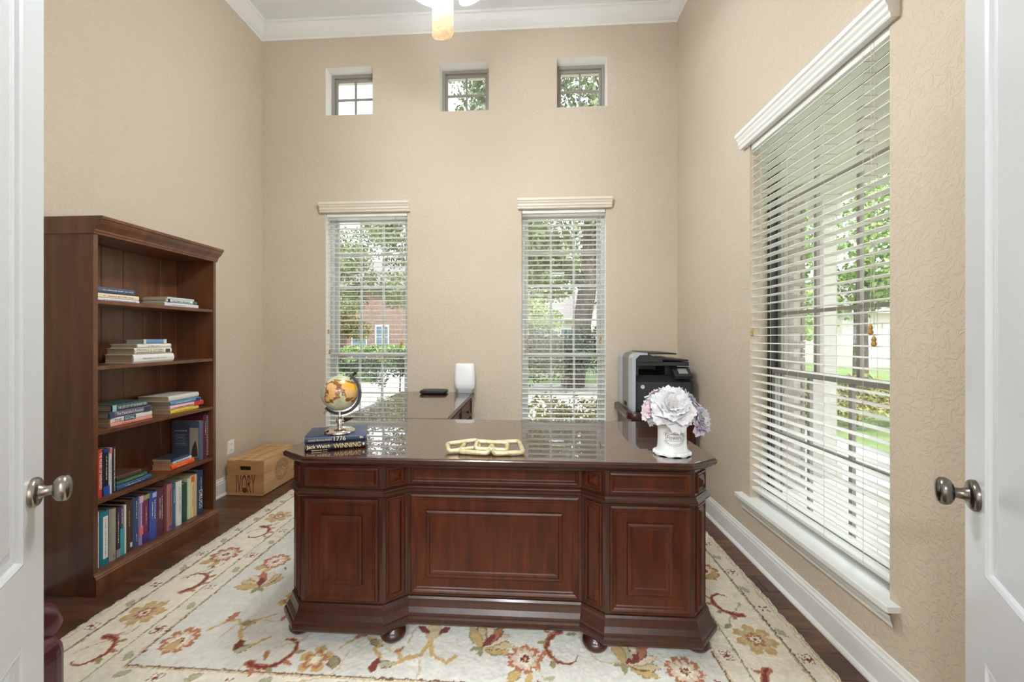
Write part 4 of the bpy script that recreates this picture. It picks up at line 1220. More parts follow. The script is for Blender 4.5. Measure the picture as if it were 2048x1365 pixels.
for zz, a, b in ((0.036, 0.074, 0.034), (0.046, 0.086, 0.042), (0.09, 0.092, 0.046), (0.16, 0.092, 0.044), (0.225, 0.088, 0.038), (0.252, 0.084, 0.033), (0.262, 0.078, 0.026), (0.265, 0.066, 0.016)):
    q.append([(x, y, zz) for x, y in rounded_rect(-a, a, -b, b, min(a, b) * 0.75, 5)])
m_ = MB()
n = len(q[0])
m_.add([p for ring in q for p in ring], [(j * n + i, j * n + (i + 1) % n, j * n + n + (i + 1) % n, j * n + n + i) for j in range(len(q) - 1) for i in range(n)] + [tuple(range(n))[::-1], tuple((len(q) - 1) * n + i for i in range(n))])
m_.build('shell', M['white_plastic'], t, True)

# ================================================================== THINGS ON THE DESK
ang = -math.radians(69.4)
book('black hardcover with gold lettering lying flat on the desk', 'books under the globe', (-0.978, 1.645, DT + 0.0005), (0, 0, ang), 0.252, 0.033, 0.165, (20, 20, 26),
     [('Jack Welch', .22, .55, .37, .60, CI), ('WINNING', .69, .55, .45, .64, GI), ('~', .24, .14, .26, .2, CI)], band=[(.945, .975, .4, .7, (210, 210, 220))])
book('navy hardcover lying directly under the globe', 'books under the globe', (-0.981, 1.650, DT + 0.034), (0, 0, ang - 0.02), 0.252, 0.033, 0.168, (38, 52, 86),
     [('DAVID McCULLOUGH', .25, .42, .37, .24, CI), ('1776', .57, .5, .19, .62, CI), ('~', .93, .5, .06, .5, CI)])

def globe():
    r = thing('desk_globe', 'small antique-style globe in a chrome arc on the stacked books', 'globe', (-0.868, 1.742, DT + 0.0675))
    MB().lathe([(0.066, 0.0), (0.067, 0.004), (0.064, 0.010), (0.052, 0.017), (0.049, 0.019), (0.020, 0.022), (0.012, 0.024), (0.011, 0.036), (0.016, 0.046), (0.018, 0.052), (0.015, 0.058), (0.016, 0.062), (0.011, 0.068), (0.008, 0.072), (0.008, 0.092)], seg=36).build('stand', M['chrome'], r, True)
    cz, R = 0.178, 0.080
    tilt = math.radians(38)
    ax = Vector((math.sin(tilt), 0, math.cos(tilt)))
    # sphere with the map painted on its points
    nu, nv = 128, 64
    vs, cols, fs = [], [], []
    side = Vector((ax.z, 0, -ax.x))
    fwd = ax.cross(side)
    land = [(( -60, 35), [(-17, 15), (-5, 35), (10, 37), (25, 32), (34, 28), (43, 12), (51, 11), (40, -5), (40, -18), (32, -28), (20, -35), (14, -20), (9, 2), (-8, 5)]),
            ((0, 0), [(-10, 37), (-9, 43), (-2, 48), (6, 53), (10, 57), (22, 60), (30, 70), (60, 72), (100, 76), (140, 72), (178, 68), (160, 58), (140, 52), (122, 38), (118, 24), (106, 10), (100, 14), (90, 22), (80, 8), (73, 20), (60, 25), (48, 30), (36, 36), (27, 40), (15, 40), (0, 40)]),
            ((0, 0), [(-80, 8), (-70, 12), (-50, 0), (-35, -7), (-40, -22), (-58, -38), (-66, -54), (-74, -48), (-71, -20), (-81, -5)]),
            ((0, 0), [(-168, 66), (-125, 70), (-85, 72), (-60, 58), (-66, 45), (-80, 30), (-97, 20), (-88, 15), (-83, 9), (-105, 20), (-118, 32), (-124, 46), (-150, 60)]),
            ((0, 0), [(114, -22), (130, -12), (142, -11), (153, -27), (148, -38), (132, -32), (116, -34)])]
    def inside(lo, la, P):
        c = False
        n_ = len(P)
        for i in range(n_):
            x1, y1 = P[i]
            x2, y2 = P[(i + 1) % n_]
            if (y1 > la) != (y2 > la) and lo < (x2 - x1) * (la - y1) / (y2 - y1) + x1:
                c = not c
        return c
    lin = lambda c: np.array(srgb(*c)[:3])
    sea, lnd, edge, ylw, dk = lin((190, 190, 160)), lin((214, 170, 110)), lin((128, 78, 36)), lin((222, 160, 48)), lin((120, 120, 96))
    def island(lo, la):
        for i, (_, P) in enumerate(land):
            if inside(lo, la, P): return i + 1
        return 0
    for j in range(nv + 1):
        la = -90 + 180 * j / nv
        for i in range(nu):
            lo = -180 + 360 * i / nu
            a, b = math.radians(lo - 118), math.radians(la)
            p = (side * math.cos(a) + fwd * math.sin(a)) * math.cos(b) + ax * math.sin(b)
            vs.append(p * R + Vector((0, 0, cz)))
            wob = 3 * math.sin(lo * 0.31 + la * 0.2) + 2 * math.sin(la * 0.47 - lo * 0.13)
            k = island(lo + wob, la + wob * 0.6)
            nb = {island(lo + wob + dx, la + wob * 0.6 + dy) for dx, dy in ((4.5, 0), (-4.5, 0), (0, 4.5), (0, -4.5))}
            c_ = sea * (0.9 + 0.12 * math.sin(lo * 0.09 + la * 0.13))
            if k: c_ = ylw if k == 2 and la > 45 else lnd * (0.92 + 0.1 * math.sin(lo * 0.4) * math.sin(la * 0.5))
            if len(nb | {k}) > 1: c_ = edge
            if abs(((lo + 15) % 30) - 15) < 1.2 and not k or abs(((la + 15) % 30) - 15) < 1.0 and not k: c_ = c_ * 0.82
            cols.append(list(c_) + [1.0])
    for j in range(nv):
        for i in range(nu):
            i2 = (i + 1) % nu
            fs.append((j * nu + i, j * nu + i2, (j + 1) * nu + i2, (j + 1) * nu + i))
    mm = mat('globe_map', (0.7, 0.7, 0.6, 1), 0.3, coat=0.4)
    at = mm.node_tree.nodes.new('ShaderNodeAttribute')
    at.attribute_name = 'map'
    mm.node_tree.links.new(at.outputs['Color'], mm.node_tree.nodes['Principled BSDF'].inputs['Base Color'])
    g = MB().add(vs, fs).build('globe_ball', mm, r, True)
    ca = g.data.color_attributes.new('map', 'FLOAT_COLOR', 'POINT')
    ca.data.foreach_set('color', np.array(cols, np.float32).ravel())
    # half-ring arc, broad and flat, from the lower pin round the right side to the upper pin
    arc = MB()
    n_ = 40
    vs, fs = [], []
    for k in range(n_ + 1):
        a = math.radians(90 - 38) - math.radians(192) * (k / n_) + math.radians(6)
        d = Vector((math.cos(a), 0, math.sin(a)))
        for rr, yy in ((0.088, -0.006), (0.100, -0.006), (0.100, 0.006), (0.088, 0.006)):
            vs.append(d * rr + Vector((0, yy, cz)))
    for k in range(n_):
        for c in range(4):
            fs.append((k * 4 + c, k * 4 + (c + 1) % 4, k * 4 + 4 + (c + 1) % 4, k * 4 + 4 + c))
    fs += [(0, 3, 2, 1), (n_ * 4, n_ * 4 + 1, n_ * 4 + 2, n_ * 4 + 3)]
    arc.add(vs, fs).build('meridian_arc', M['gunmetal'], r)
    C = Vector((0, 0, cz))
    MB().tube([C + ax * 0.079, C + ax * 0.108], 0.0045, 12).build('axis_pin', M['pewter'], r, True)
    MB().tube([C + ax * 0.104, C + ax * 0.122], 0.0065, 12).build('axis_finial', M['black'], r, True)
    MB().tube([C - ax * 0.079, C - ax * 0.122], 0.005, 12).build('axis_pin', M['chrome'], r, True)
globe()

def chain():
    r = thing('decorative_chain', 'chunky antique gold chain link ornament lying on the desk', 'ornament', (-0.19, 1.702, DT))
    def link(c, L, W, rz, tilt, rad=0.0105, roll=0.0):
        hl, hw, k = L / 2 - 0.018, W / 2 - 0.016, 5
        pts = []
        for sx, sy, a0 in ((1, 1, 0), (-1, 1, PI / 2), (-1, -1, PI), (1, -1, 1.5 * PI)):
            for i in range(k):
                a = a0 + PI / 2 * i / (k - 1)
                pts.append(Vector((sx * hl + 0.016 * math.cos(a), sy * hw + 0.014 * math.sin(a), 0)))
        Mx = Matrix.Translation(c) @ Matrix.Rotation(rz, 4, 'Z') @ Matrix.Rotation(tilt, 4, 'X') @ Matrix.Rotation(roll, 4, 'Y')
        MB().tube([Mx @ p for p in pts], rad, 10, closed=True).build('link', M['gold'], r, True)
    link((-0.100, 0.002, 0.0235), 0.140, 0.062, 0.34, 0.32, roll=-0.06)
    link((-0.040, 0.004, 0.0190), 0.128, 0.122, -0.14, 0.13)
    link((0.026, -0.004, 0.0260), 0.140, 0.056, 0.02, 0.36, roll=0.04)
    link((0.092, 0.004, 0.0190), 0.128, 0.122, 0.20, 0.13)
chain()

def vase_and_flowers():
    vx, vy = 0.612, 1.715
    r = thing('flower_vase', 'white oval ceramic vase lettered Flowers on the right of the desk', 'vase', (vx, vy, DT + 0.0005))
    def oval(prof, name, m_, parent, sx=1.0, sy=0.78, seg=48):
        return MB().lathe(prof, seg=seg, sx=sx, sy=sy).build(name, m_, parent, True)
    oval([(0.060, 0.012), (0.066, 0.016), (0.067, 0.022), (0.062, 0.030), (0.062, 0.033), (0.0605, 0.036), (0.059, 0.070), (0.059, 0.110), (0.061, 0.122), (0.064, 0.128), (0.062, 0.130), (0.057, 0.124), (0.055, 0.110), (0.055, 0.040)], 'vase_body', M['ceramic'], r)
    vs, n = [], 96
    ft = MB()
    for z, q in ((0.0, 0.96), (0.004, 1.0), (0.013, 1.0), (0.018, 0.93)):
        for k in range(n):
            a = 2 * PI * k / n
            rad = (0.074 + 0.006 * abs(math.sin(4 * a)) ** 0.6) * q
            lift = 0.0045 * (abs(math.cos(4 * a)) ** 3) if z == 0.0 else 0
            vs.append((rad * math.cos(a), rad * math.sin(a) * 0.8, z + lift))
    ft.add(vs, [(j * n + i, j * n + (i + 1) % n, j * n + n + (i + 1) % n, j * n + n + i) for j in range(3) for i in range(n)] + [tuple(range(n))[::-1], tuple(3 * n + i for i in range(n))])
    ft.build('scalloped_foot', M['ceramic'], r, True)
    # lettering and wreath bent onto the oval front
    def bend(o):
        for v in o.data.vertices:
            x, z = v.co.x, v.co.z
            a = -PI / 2 + x / 0.0600
            v.co = ((0.0600) * math.cos(a), (0.0600) * math.sin(a) * 0.78 - 0.0008, z)
    o = text('Flowers', 'lettering', M['brown_ink'], r, (-0.008, 0, 0.080), (1, 0, 0), (0, 0, 1), 0.060, 0.018)
    bend(o)
    fr = MB()
    for (x0, x1, z0, z1) in ((-0.044, 0.028, 0.0655, 0.0668), (-0.044, 0.028, 0.0935, 0.0948)):
        for k in range(12):
            a, b = x0 + (x1 - x0) * k / 12, x0 + (x1 - x0) * (k + 1) / 12
            fr.add([(a, 0, z0), (b, 0, z0), (b, 0, z1), (a, 0, z1)], [(0, 1, 2, 3)])
    for xx in (-0.044, 0.0268):
        fr.add([(xx, 0, 0.0655), (xx + 0.0013, 0, 0.0655), (xx + 0.0013, 0, 0.0948), (xx, 0, 0.0948)], [(0, 1, 2, 3)])
    bend(fr.build('label_frame', M['brown_ink'], r))
    wr = MB()
    for k in range(64):
        a = -2.75 + 5.5 * k / 63
        cx_, cz_ = -0.006 + 0.044 * math.cos(a), 0.080 + 0.033 * math.sin(a)
        if abs(cz_ - 0.080) < 0.012 and cx_ < 0.02: continue
        d = a + PI / 2 + (0.8 if k % 2 else -0.8)
        L_, w_ = 0.009, 0.0012
        dx, dz = math.cos(d), math.sin(d)
        wr.add([(cx_, 0, cz_), (cx_ + dx * L_ / 2 - dz * w_, 0, cz_ + dz * L_ / 2 + dx * w_), (cx_ + dx * L_, 0, cz_ + dz * L_), (cx_ + dx * L_ / 2 + dz * w_, 0, cz_ + dz * L_ / 2 - dx * w_)], [(0, 1, 2, 3)])
    bend(wr.build('wreath', M['brown_ink'], r))
    # artificial peonies
    def petal_mat(name, a, b):
        m_ = mat(name, srgb(*a), 0.7, vary=(srgb(*b), 6, (1, 1, 1)), sheen=0.2)
        return m_
    pm = {'white': petal_mat('white_petal', (196, 194, 199), (212, 210, 213)), 'cream': petal_mat('cream_petal', (204, 196, 188), (214, 208, 200)), 'pink': petal_mat('pink_petal', (200, 166, 180), (210, 198, 204)),
          'lilac': petal_mat('lilac_petal', (192, 178, 202), (208, 200, 213)), 'yellow': petal_mat('yellow_petal', (208, 204, 134), (214, 212, 178))}
    pmesh = {}
    def petal_mesh(kind, seed):
        if (kind, seed) in pmesh: return pmesh[(kind, seed)]
        rr = random.Random(seed)
        nu, nv = 9, 7
        vs = []
        for j in range(nv):
            t_ = j / (nv - 1)
            wd = 0.52 * math.sin(PI * (0.12 + 0.72 * t_)) ** 0.8
            for i in range(nu):
                s = -1 + 2 * i / (nu - 1)
                rough = 0.05 * math.sin(s * 9 + seed) * t_ ** 3 + rr.uniform(-0.02, 0.02) * t_
                y = t_ + rough - 0.16 * t_ * s * s
                z = 0.30 * (s * wd) ** 2 * 2.2 + 0.22 * math.sin(PI * t_ * 0.8) + 0.05 * math.sin(5 * s + seed) * t_ ** 2
                vs.append((s * wd, y, z))
        fs = [(j * nu + i, j * nu + i + 1, (j + 1) * nu + i + 1, (j + 1) * nu + i) for j in range(nv - 1) for i in range(nu - 1)]
        pmesh[(kind, seed)] = MB().add(vs, fs).mesh('petal', pm[kind], True)
        return pmesh[(kind, seed)]
    def peony(label, c, R, look, kinds, layers):
        f = thing('peony', label, 'flower', c, group='peonies in the vase')
        f.rotation_euler = Vector(look).to_track_quat('Z', 'Y').to_euler()
        for li, (n_, open_, sc_, kind) in enumerate(layers):
            for k in range(n_):
                o = bpy.data.objects.new('petal', petal_mesh(kind, (k + li) % 3))
                a = 2 * PI * (k + 0.5 * (li % 2)) / n_ + random.uniform(-0.15, 0.15)
                el = open_ + random.uniform(-0.12, 0.12)
                o.rotation_euler = (Matrix.Rotation(a, 4, 'Z') @ Matrix.Rotation(el, 4, 'X')).to_euler()
                o.scale = [R * sc_ * random.uniform(0.92, 1.08)] * 3
                o.location = (0, 0, -R * 0.28)
                o.parent = f
                COL.objects.link(o)
        MB().tube([(0, 0, -R * 0.25), (0, 0, -R * 0.62)], 0.003, 6).build('stem', cmat(92, 110, 70), f)
        return f
    ly = lambda a, b, c: [(8, 0.12, 1.0, a), (8, 0.48, 0.95, a), (7, 0.82, 0.84, b), (6, 1.12, 0.72, b), (5, 1.36, 0.58, c)]
    C0 = Vector((vx, vy, DT))
    peony('large white peony at the front of the vase', C0 + Vector((-0.014, -0.050, 0.205)), 0.102, (-0.05, -0.80, 0.50), None, ly('white', 'white', 'cream'))
    peony('pink-hearted white peony on the left of the vase', C0 + Vector((-0.078, 0.000, 0.185)), 0.074, (-0.85, -0.35, 0.35), None, ly('white', 'pink', 'pink'))
    peony('pink peony behind the large bloom on the left', C0 + Vector((-0.045, 0.040, 0.240)), 0.070, (-0.5, 0.1, 0.8), None, ly('white', 'pink', 'pink'))
    peony('cream peony topping the bouquet', C0 + Vector((0.020, 0.045, 0.250)), 0.072, (0.1, 0.1, 1.0), None, ly('white', 'cream', 'yellow'))
    peony('lilac-edged peony on the right of the bouquet', C0 + Vector((0.078, 0.020, 0.220)), 0.070, (0.75, -0.2, 0.55), None, ly('white', 'lilac', 'lilac'))
    peony('yellow-hearted peony at the lower right of the vase', C0 + Vector((0.100, -0.030, 0.155)), 0.072, (0.65, -0.65, 0.2), None, ly('lilac', 'white', 'yellow'))
vase_and_flowers()

# ================================================================== CEILING FAN
def ceiling_fan():
    r = thing('ceiling_fan', 'five-blade ceiling fan with oak blades and lit glass shades', 'ceiling fan', (-0.405, 1.805, ZC))
    zb = 3.2 - ZC
    MB().lathe([(0.07, 0.0), (0.07, -0.03), (0.05, -0.07), (0.02, -0.08)], seg=28).build('canopy', M['fan_metal'], r, True)
    MB().tube([(0, 0, -0.06), (0, 0, zb + 0.16)], 0.012, 14).build('downrod', M['fan_metal'], r, True)
    MB().lathe([(0.03, zb + 0.17), (0.09, zb + 0.14), (0.125, zb + 0.09), (0.125, zb + 0.03), (0.09, zb - 0.01), (0.06, zb - 0.03), (0.06, zb - 0.09), (0.035, zb - 0.11)], seg=32).build('motor_housing', M['fan_metal'], r, True)
    pts = [(0.17, -0.052), (0.62, -0.068), (0.655, -0.052), (0.668, 0.0), (0.655, 0.052), (0.62, 0.068), (0.17, 0.052)]
    bm = MB().prism(pts, -0.004, 0.004).mesh('blade', M['blade'])
    im = MB().obox((0.10, -0.02, 0.004), (0.13, 0, 0), (0, 0.04, 0), (0, 0, 0.006)).mesh('blade_iron', M['fan_metal'])
    for k in range(5):
        a = math.radians(102.7) - 2 * PI * k / 5
        for nm, me in (('blade', bm), ('blade_iron', im)):
            o = bpy.data.objects.new(nm, me)
            o.location = (0, 0, zb)
            o.rotation_euler = (Matrix.Rotation(a, 4, 'Z') @ Matrix.Rotation(math.radians(-11), 4, 'X')).to_euler()
            o.parent = r
            COL.objects.link(o)
    for k in range(4):
        a = math.radians(45 + 90 * k)
        d = Vector((math.cos(a), math.sin(a), 0))
        MB().tube([d * 0.03 + Vector((0, 0, zb - 0.09)), d * 0.09 + Vector((0, 0, zb - 0.10)), d * 0.12 + Vector((0, 0, zb - 0.13))], 0.008, 10).build('lamp_arm', M['fan_metal'], r, True)
        s = MB()
        q, sg = [(0.022, 0.0), (0.034, -0.02), (0.048, -0.06), (0.062, -0.10), (0.060, -0.10), (0.046, -0.06), (0.03, -0.02)], 20
        ax = (d * 0.45 + Vector((0, 0, -0.9))).normalized()
        e1 = ax.cross(Vector((0, 0, 1))).normalized()
        e2 = ax.cross(e1)
        b0 = d * 0.12 + Vector((0, 0, zb - 0.12))
        vs = [b0 + ax * (-z) + (e1 * math.cos(2 * PI * i / sg) + e2 * math.sin(2 * PI * i / sg)) * rr for rr, z in q for i in range(sg)]
        s.add(vs, [(j * sg + i, j * sg + (i + 1) % sg, (j + 1) * sg + (i + 1) % sg, (j + 1) * sg + i) for j in range(len(q) - 1) for i in range(sg)])
        s.build('lamp_shade', M['lamp'], r, True)
        ld = bpy.data.lights.new('fan_bulb', 'POINT')
        ld.energy = FAN_W
        ld.color = (0.85, 0.945, 1.0)
        ld.shadow_soft_size = 0.06
        lo = bpy.data.objects.new('fan_bulb', ld)
        lo.location = b0 + ax * 0.13
        lo.parent = r
        COL.objects.link(lo)
ceiling_fan()

# ================================================================== LEATHER ARMCHAIR behind the left door
def armchair():
    r = thing('leather_armchair', 'burgundy leather armchair half hidden behind the left door', 'armchair', (-1.90, 0.84, 0.0135))
    Lm = M['leather']
    def soft(name, x0, x1, y0, y1, z0, z1, bev=0.06):
        return MB().box(x0, x1, y0, y1, z0, z1).build(name, Lm, r, bevel=bev, seg=5)
    soft('seat_base', -0.26, 0.26, -0.34, 0.30, 0.06, 0.26, 0.03)
    soft('seat_cushion', -0.245, 0.245, -0.25, 0.33, 0.265, 0.43, 0.06)
    soft('backrest', -0.27, 0.27, -0.40, -0.22, 0.20, 0.88, 0.08)
    for s in (-1, 1):
        mb = MB()
        x0, x1 = sorted((s * 0.255, s * 0.43))
        mb.box(x0, x1, -0.38, 0.345, 0.06, 0.36)
        mb.build('arm', Lm, r, bevel=0.07, seg=6)
        MB().tube([(s * 0.325, -0.38, 0.39), (s * 0.325, -0.2, 0.405), (s * 0.325, 0.15, 0.405), (s * 0.325, 0.26, 0.395), (s * 0.328, 0.31, 0.37), (s * 0.332, 0.33, 0.34)], [0.06, 0.07, 0.074, 0.074, 0.066, 0.05], 20).build('arm_roll', Lm, r, True)
    for x in (-0.36, 0.36):
        for y in (-0.34, 0.28):
            MB().lathe([(0.018, 0), (0.028, 0.06)], (x, y, 0), 12).build('foot', M['desk'], r, True)
armchair()
# ================================================================== OUTSIDE
GZ = -0.32
M['grass'] = mat('lawn_grass', srgb(100, 122, 68), 0.9, vary=(srgb(126, 146, 88), 3, (1, 1, 1)), bump=(60, .6, .02))
M['mulch'] = mat('garden_soil', srgb(164, 156, 146), 0.9, vary=(srgb(206, 200, 192), 4, (1, 1, 1)), bump=(30, .6, .02))
M['concrete'] = mat('pale_concrete', srgb(206, 202, 194), 0.85, vary=(srgb(226, 222, 214), 2, (1, 1, 1)))
M['bark'] = mat('oak_bark', srgb(84, 74, 66), 0.9, vary=(srgb(126, 114, 102), 6, (4, 4, 1)), bump=(14, .9, .04))
def leaf_mat(name, a, b):
    m_ = mat(name, srgb(*a), 0.55, spec=0.35, vary=(srgb(*b), 2.2, (1, 1, 1)))
    return m_
M['oak_leaf'] = leaf_mat('oak_leaves', (84, 98, 66), (150, 162, 114))
M['fresh_leaf'] = leaf_mat('fresh_leaves', (110, 140, 78), (174, 196, 124))
M['dark_leaf'] = leaf_mat('hedge_leaves', (44, 55, 42), (86, 96, 76))
M['olive_leaf'] = leaf_mat('olive_leaves', (112, 108, 62), (166, 156, 100))
M['brick'] = mat('red_brown_brick', srgb(126, 100, 92), 0.9, vary=(srgb(156, 130, 120), 8, (1, 1, 1)))
M['grey_brick'] = mat('grey_brown_brick', srgb(128, 118, 112), 0.9, vary=(srgb(164, 154, 146), 9, (1, 1, 1)))
M['mortar'] = mat('mortar', srgb(186, 180, 170), 0.95)
M['roof'] = mat('grey_shingle_roof', srgb(108, 104, 102), 0.9, vary=(srgb(138, 132, 128), 5, (1, 1, 6)))
M['siding'] = mat('cream_siding', srgb(206, 200, 190), 0.8)
M['house_glass'] = mat('far_window_glass', srgb(96, 116, 138), 0.15)
M['garage'] = mat('garage_door_paint', srgb(210, 200, 186), 0.6)
M['orange_petal'] = mat('orange_petals', srgb(232, 138, 66), 0.6, vary=(srgb(240, 196, 90), 20, (1, 1, 1)))

g = MB().box(-70, 60, 3.6, 80, GZ - 0.3, GZ).build('lawn', M['grass'])
struct('ground', 'green front lawn beyond the windows', g, 'lawn')
g2 = MB().box(1.6, 60, -14, 3.6, GZ - 0.3, GZ - 0.001).build('side_lawn', M['grass'])
struct('ground_side', 'green side lawn beyond the right window', g2, 'lawn')
tag(MB().box(-7.5, 4.9, 3.73, 13.2, GZ - 0.02, GZ + 0.012).build('flower_bed', M['mulch']), 'pale mulched flower bed below the back windows', 'flower bed')
tag(MB().prism([(-5.2, 13.3), (-4.0, 13.3), (-6.6, 19.5), (-8.4, 19.5)], GZ, GZ + 0.03).build('walkway', M['concrete']), 'pale concrete walk crossing the front lawn', 'path')
tag(MB().prism([(7.5, 4.8), (11.5, 4.8), (24, 20.5), (18, 20.5)], GZ, GZ + 0.025).build('driveway', M['concrete']), 'bright concrete driveway beyond the right window', 'driveway')
# eave and porch of this house
o = struct('roof_eave', 'white eave soffit above the high windows', MB().box(XL - 1.5, XR + 0.6, YB + WT, YB + 0.72, 4.13, 4.22).build('roof_eave', M['siding']), 'eave')
o = struct('porch_roof', 'pale porch ceiling outside the right window', MB().box(XR + WT, 3.1, 0.2, 4.35, 2.72, 2.9).build('porch_roof', M['siding']), 'porch roof')
tag(MB().box(XR + WT, 3.6, 0.2, 4.6, GZ, -0.10).build('porch_slab', M['concrete']), 'pale porch slab outside the right window', 'porch')

# brick pillar seen through the right window
def pillar(x, y, w, d, z0, z1):
    r = thing('brick_pillar', 'grey brown brick porch pillar outside the right window', 'pillar', (x, y, z0))
    MB().box(0.012, w - 0.012, 0.012, d - 0.012, 0, z1 - z0).build('mortar_core', M['mortar'], r)
    bl, bh, g_ = 0.19, 0.062, 0.010
    me = MB().rings((0, 0, 0), (1, 0, 0), (0, 0, 1), (0, -1, 0), bl, bh, [(0, -0.02), (0, 0.009), (0.003, 0.012)]).mesh('brick', M['grey_brick'])
    hm = MB().rings((0, 0, 0), (1, 0, 0), (0, 0, 1), (0, -1, 0), bl / 2 - g_ / 2, bh, [(0, -0.02), (0, 0.009), (0.003, 0.012)]).mesh('brick', M['grey_brick'])
    zz, k = 0.005, 0
    while zz + bh < z1 - z0:
        for (ox, oy, rz, ln) in ((0.0, 0.012, 0, w), (0.012, d, -PI / 2, d), (w - 0.012, 0.0, PI / 2, d)):
            q = 0.0
            if k % 2:
                o = bpy.data.objects.new('brick', hm)
                o.location = (ox, oy, zz); o.rotation_euler = (0, 0, rz); o.parent = r
                COL.objects.link(o)
                q = bl / 2 + g_ / 2
            while q + bl / 2 < ln + 0.001:
                full = q + bl <= ln + 0.001
                o = bpy.data.objects.new('brick', me if full else hm)
                o.location = (ox + q * math.cos(rz), oy + q * math.sin(rz), zz)
                o.rotation_euler = (0, 0, rz)
                o.parent = r
                COL.objects.link(o)
                q += bl + g_
        zz += bh + g_
        k += 1
pillar(2.15, 3.75, 0.39, 0.39, -0.10, 2.72)
t = thing('porch_post', 'white square porch post behind the brick pillar', 'post', (3.0, 4.15, -0.10))
MB().box(-0.07, 0.07, -0.07, 0.07, 0.12, 2.7).build('shaft', M['siding'], t, bevel=0.006)
MB().box(-0.1, 0.1, -0.1, 0.1, 0, 0.14).box(-0.1, 0.1, -0.1, 0.1, 2.62, 2.82).build('cap_and_base', M['siding'], t, bevel=0.006)

def leaves(name, blobs, n, size, m_, parent, seed=1, hollow=0.35):
    rg = np.random.default_rng(seed)
    B = np.array(blobs, float)                      # cx cy cz rx ry rz
    vol = (B[:, 3] * B[:, 4] * B[:, 5]) ** 0.75
    pick = rg.choice(len(B), n, p=vol / vol.sum())
    d = rg.standard_normal((n, 3))
    d /= np.linalg.norm(d, axis=1)[:, None]
    rad = (hollow + (1 - hollow) * rg.random(n)) ** 0.6
    c = B[pick, :3] + d * rad[:, None] * B[pick, 3:6]
    u = rg.standard_normal((n, 3)); u /= np.linalg.norm(u, axis=1)[:, None]
    w = rg.standard_normal((n, 3)); v = np.cross(u, w); v /= np.linalg.norm(v, axis=1)[:, None]
    s = size * rg.uniform(0.6, 1.3, n)[:, None]
    P = np.stack([c - u * s, c + v * s * 0.55, c + u * s, c - v * s * 0.55], 1).reshape(-1, 3)
    me = bpy.data.meshes.new(name)
    me.vertices.add(4 * n)
    me.vertices.foreach_set('co', P.astype(np.float32).ravel())
    me.loops.add(4 * n)
    me.loops.foreach_set('vertex_index', np.arange(4 * n, dtype=np.int32))
    me.polygons.add(n)
    me.polygons.foreach_set('loop_start', np.arange(0, 4 * n, 4, dtype=np.int32))
    me.update(calc_edges=True)
    me.materials.append(m_)
    o = bpy.data.objects.new(name, me)
    COL.objects.link(o)
    o.parent = parent
    return tag(o, kind='stuff')

def tree(label, base, trunk, branches, blobs, n, size, m_, seed, group='trees beyond the windows'):
    r = thing('tree', label, 'tree', base, group=group)
    MB().tube([p[:3] for p in trunk], [p[3] for p in trunk], 12).build('trunk', M['bark'], r, True)
    for b in branches:
        MB().tube([p[:3] for p in b], [p[3] for p in b], 8).build('branch', M['bark'], r, True)
    leaves('foliage', blobs, n, size, m_, r, seed)
    return r
rg = random.Random(11)
# the oak in front of the right back window
blobs = [(rg.uniform(-3.6, 3.8), rg.uniform(-2.2, 2.6), rg.uniform(3.4, 8.6), rg.uniform(0.8, 1.3), rg.uniform(0.8, 1.3), rg.uniform(0.5, 0.9)) for _ in range(44)]
blobs = [b for b in blobs if not (b[0] < -2.6 and b[2] > 6.4)]
blobs += [(rg.uniform(-1.8, -0.6), rg.uniform(-1.4, 0.5), rg.uniform(2.4, 4.6), 0.8, 0.8, 0.5) for _ in range(7)]
tree('large oak with forked trunk outside the right back-wall window', (1.72, 12.7, GZ + 0.012),
     [(-0.25, 0, 0.0, 0.30), (-0.12, 0, 0.9, 0.24), (0.02, 0, 1.8, 0.22), (0.16, 0, 2.7, 0.22), (0.2, 0, 4.0, 0.18), (0.3, 0.1, 6.0, 0.10)],
     [[(0.10, 0, 2.4, 0.17), (-0.5, -0.1, 3.0, 0.14), (-1.2, -0.3, 3.3, 0.11), (-2.2, -0.4, 4.0, 0.07)], [(0.16, 0, 2.7, 0.15), (0.7, -0.2, 3.6, 0.12), (1.2, -0.4, 5.0, 0.08)], [(0.2, 0, 4, 0.12), (-0.5, 0.3, 5.2, 0.09), (-1.4, 0.5, 6.4, 0.05)], [(1.0, -0.3, 4.4, 0.08), (0.6, -0.9, 5.8, 0.06), (0.0, -1.3, 7.0, 0.03)]],
     blobs, 44000, 0.066, M['oak_leaf'], 5).scale = (1.32, 1.32, 1.32)
blobs = [(rg.uniform(-2.6, 1.3), rg.uniform(-1.2, 1.2), rg.uniform(2.9, 6.0), rg.uniform(0.5, 0.9), 0.7, 0.5) for _ in range(26)]
tree('slender oak whose leaves hang over the left back-wall window', (-4.5, 13.5, GZ), [(0.9, 0, 0, 0.10), (0.85, 0, 2.4, 0.08), (0.2, 0, 4.2, 0.05)], [], blobs, 13000, 0.06, M['oak_leaf'], 6)
tree('round yellow green tree before the far brick house', (-10.3, 19.6, GZ), [(0, 0, 0, 0.12), (0, 0, 1.4, 0.10), (0.1, 0, 2.6, 0.05)], [], [(rg.uniform(-1.2, 1.2), rg.uniform(-0.8, 0.8), rg.uniform(1.7, 3.5), 0.8, 0.7, 0.6) for _ in range(12)], 6000, 0.085, M['olive_leaf'], 7)
tree('fresh green tree at the left of the far brick house', (-14.0, 20.2, GZ), [(0, 0, 0, 0.14), (0, 0, 2.2, 0.1), (0, 0, 4.0, 0.05)], [], [(rg.uniform(-1.6, 1.4), rg.uniform(-0.8, 0.8), rg.uniform(2.2, 5.4), 0.9, 0.8, 0.7) for _ in range(14)], 6000, 0.095, M['fresh_leaf'], 8)
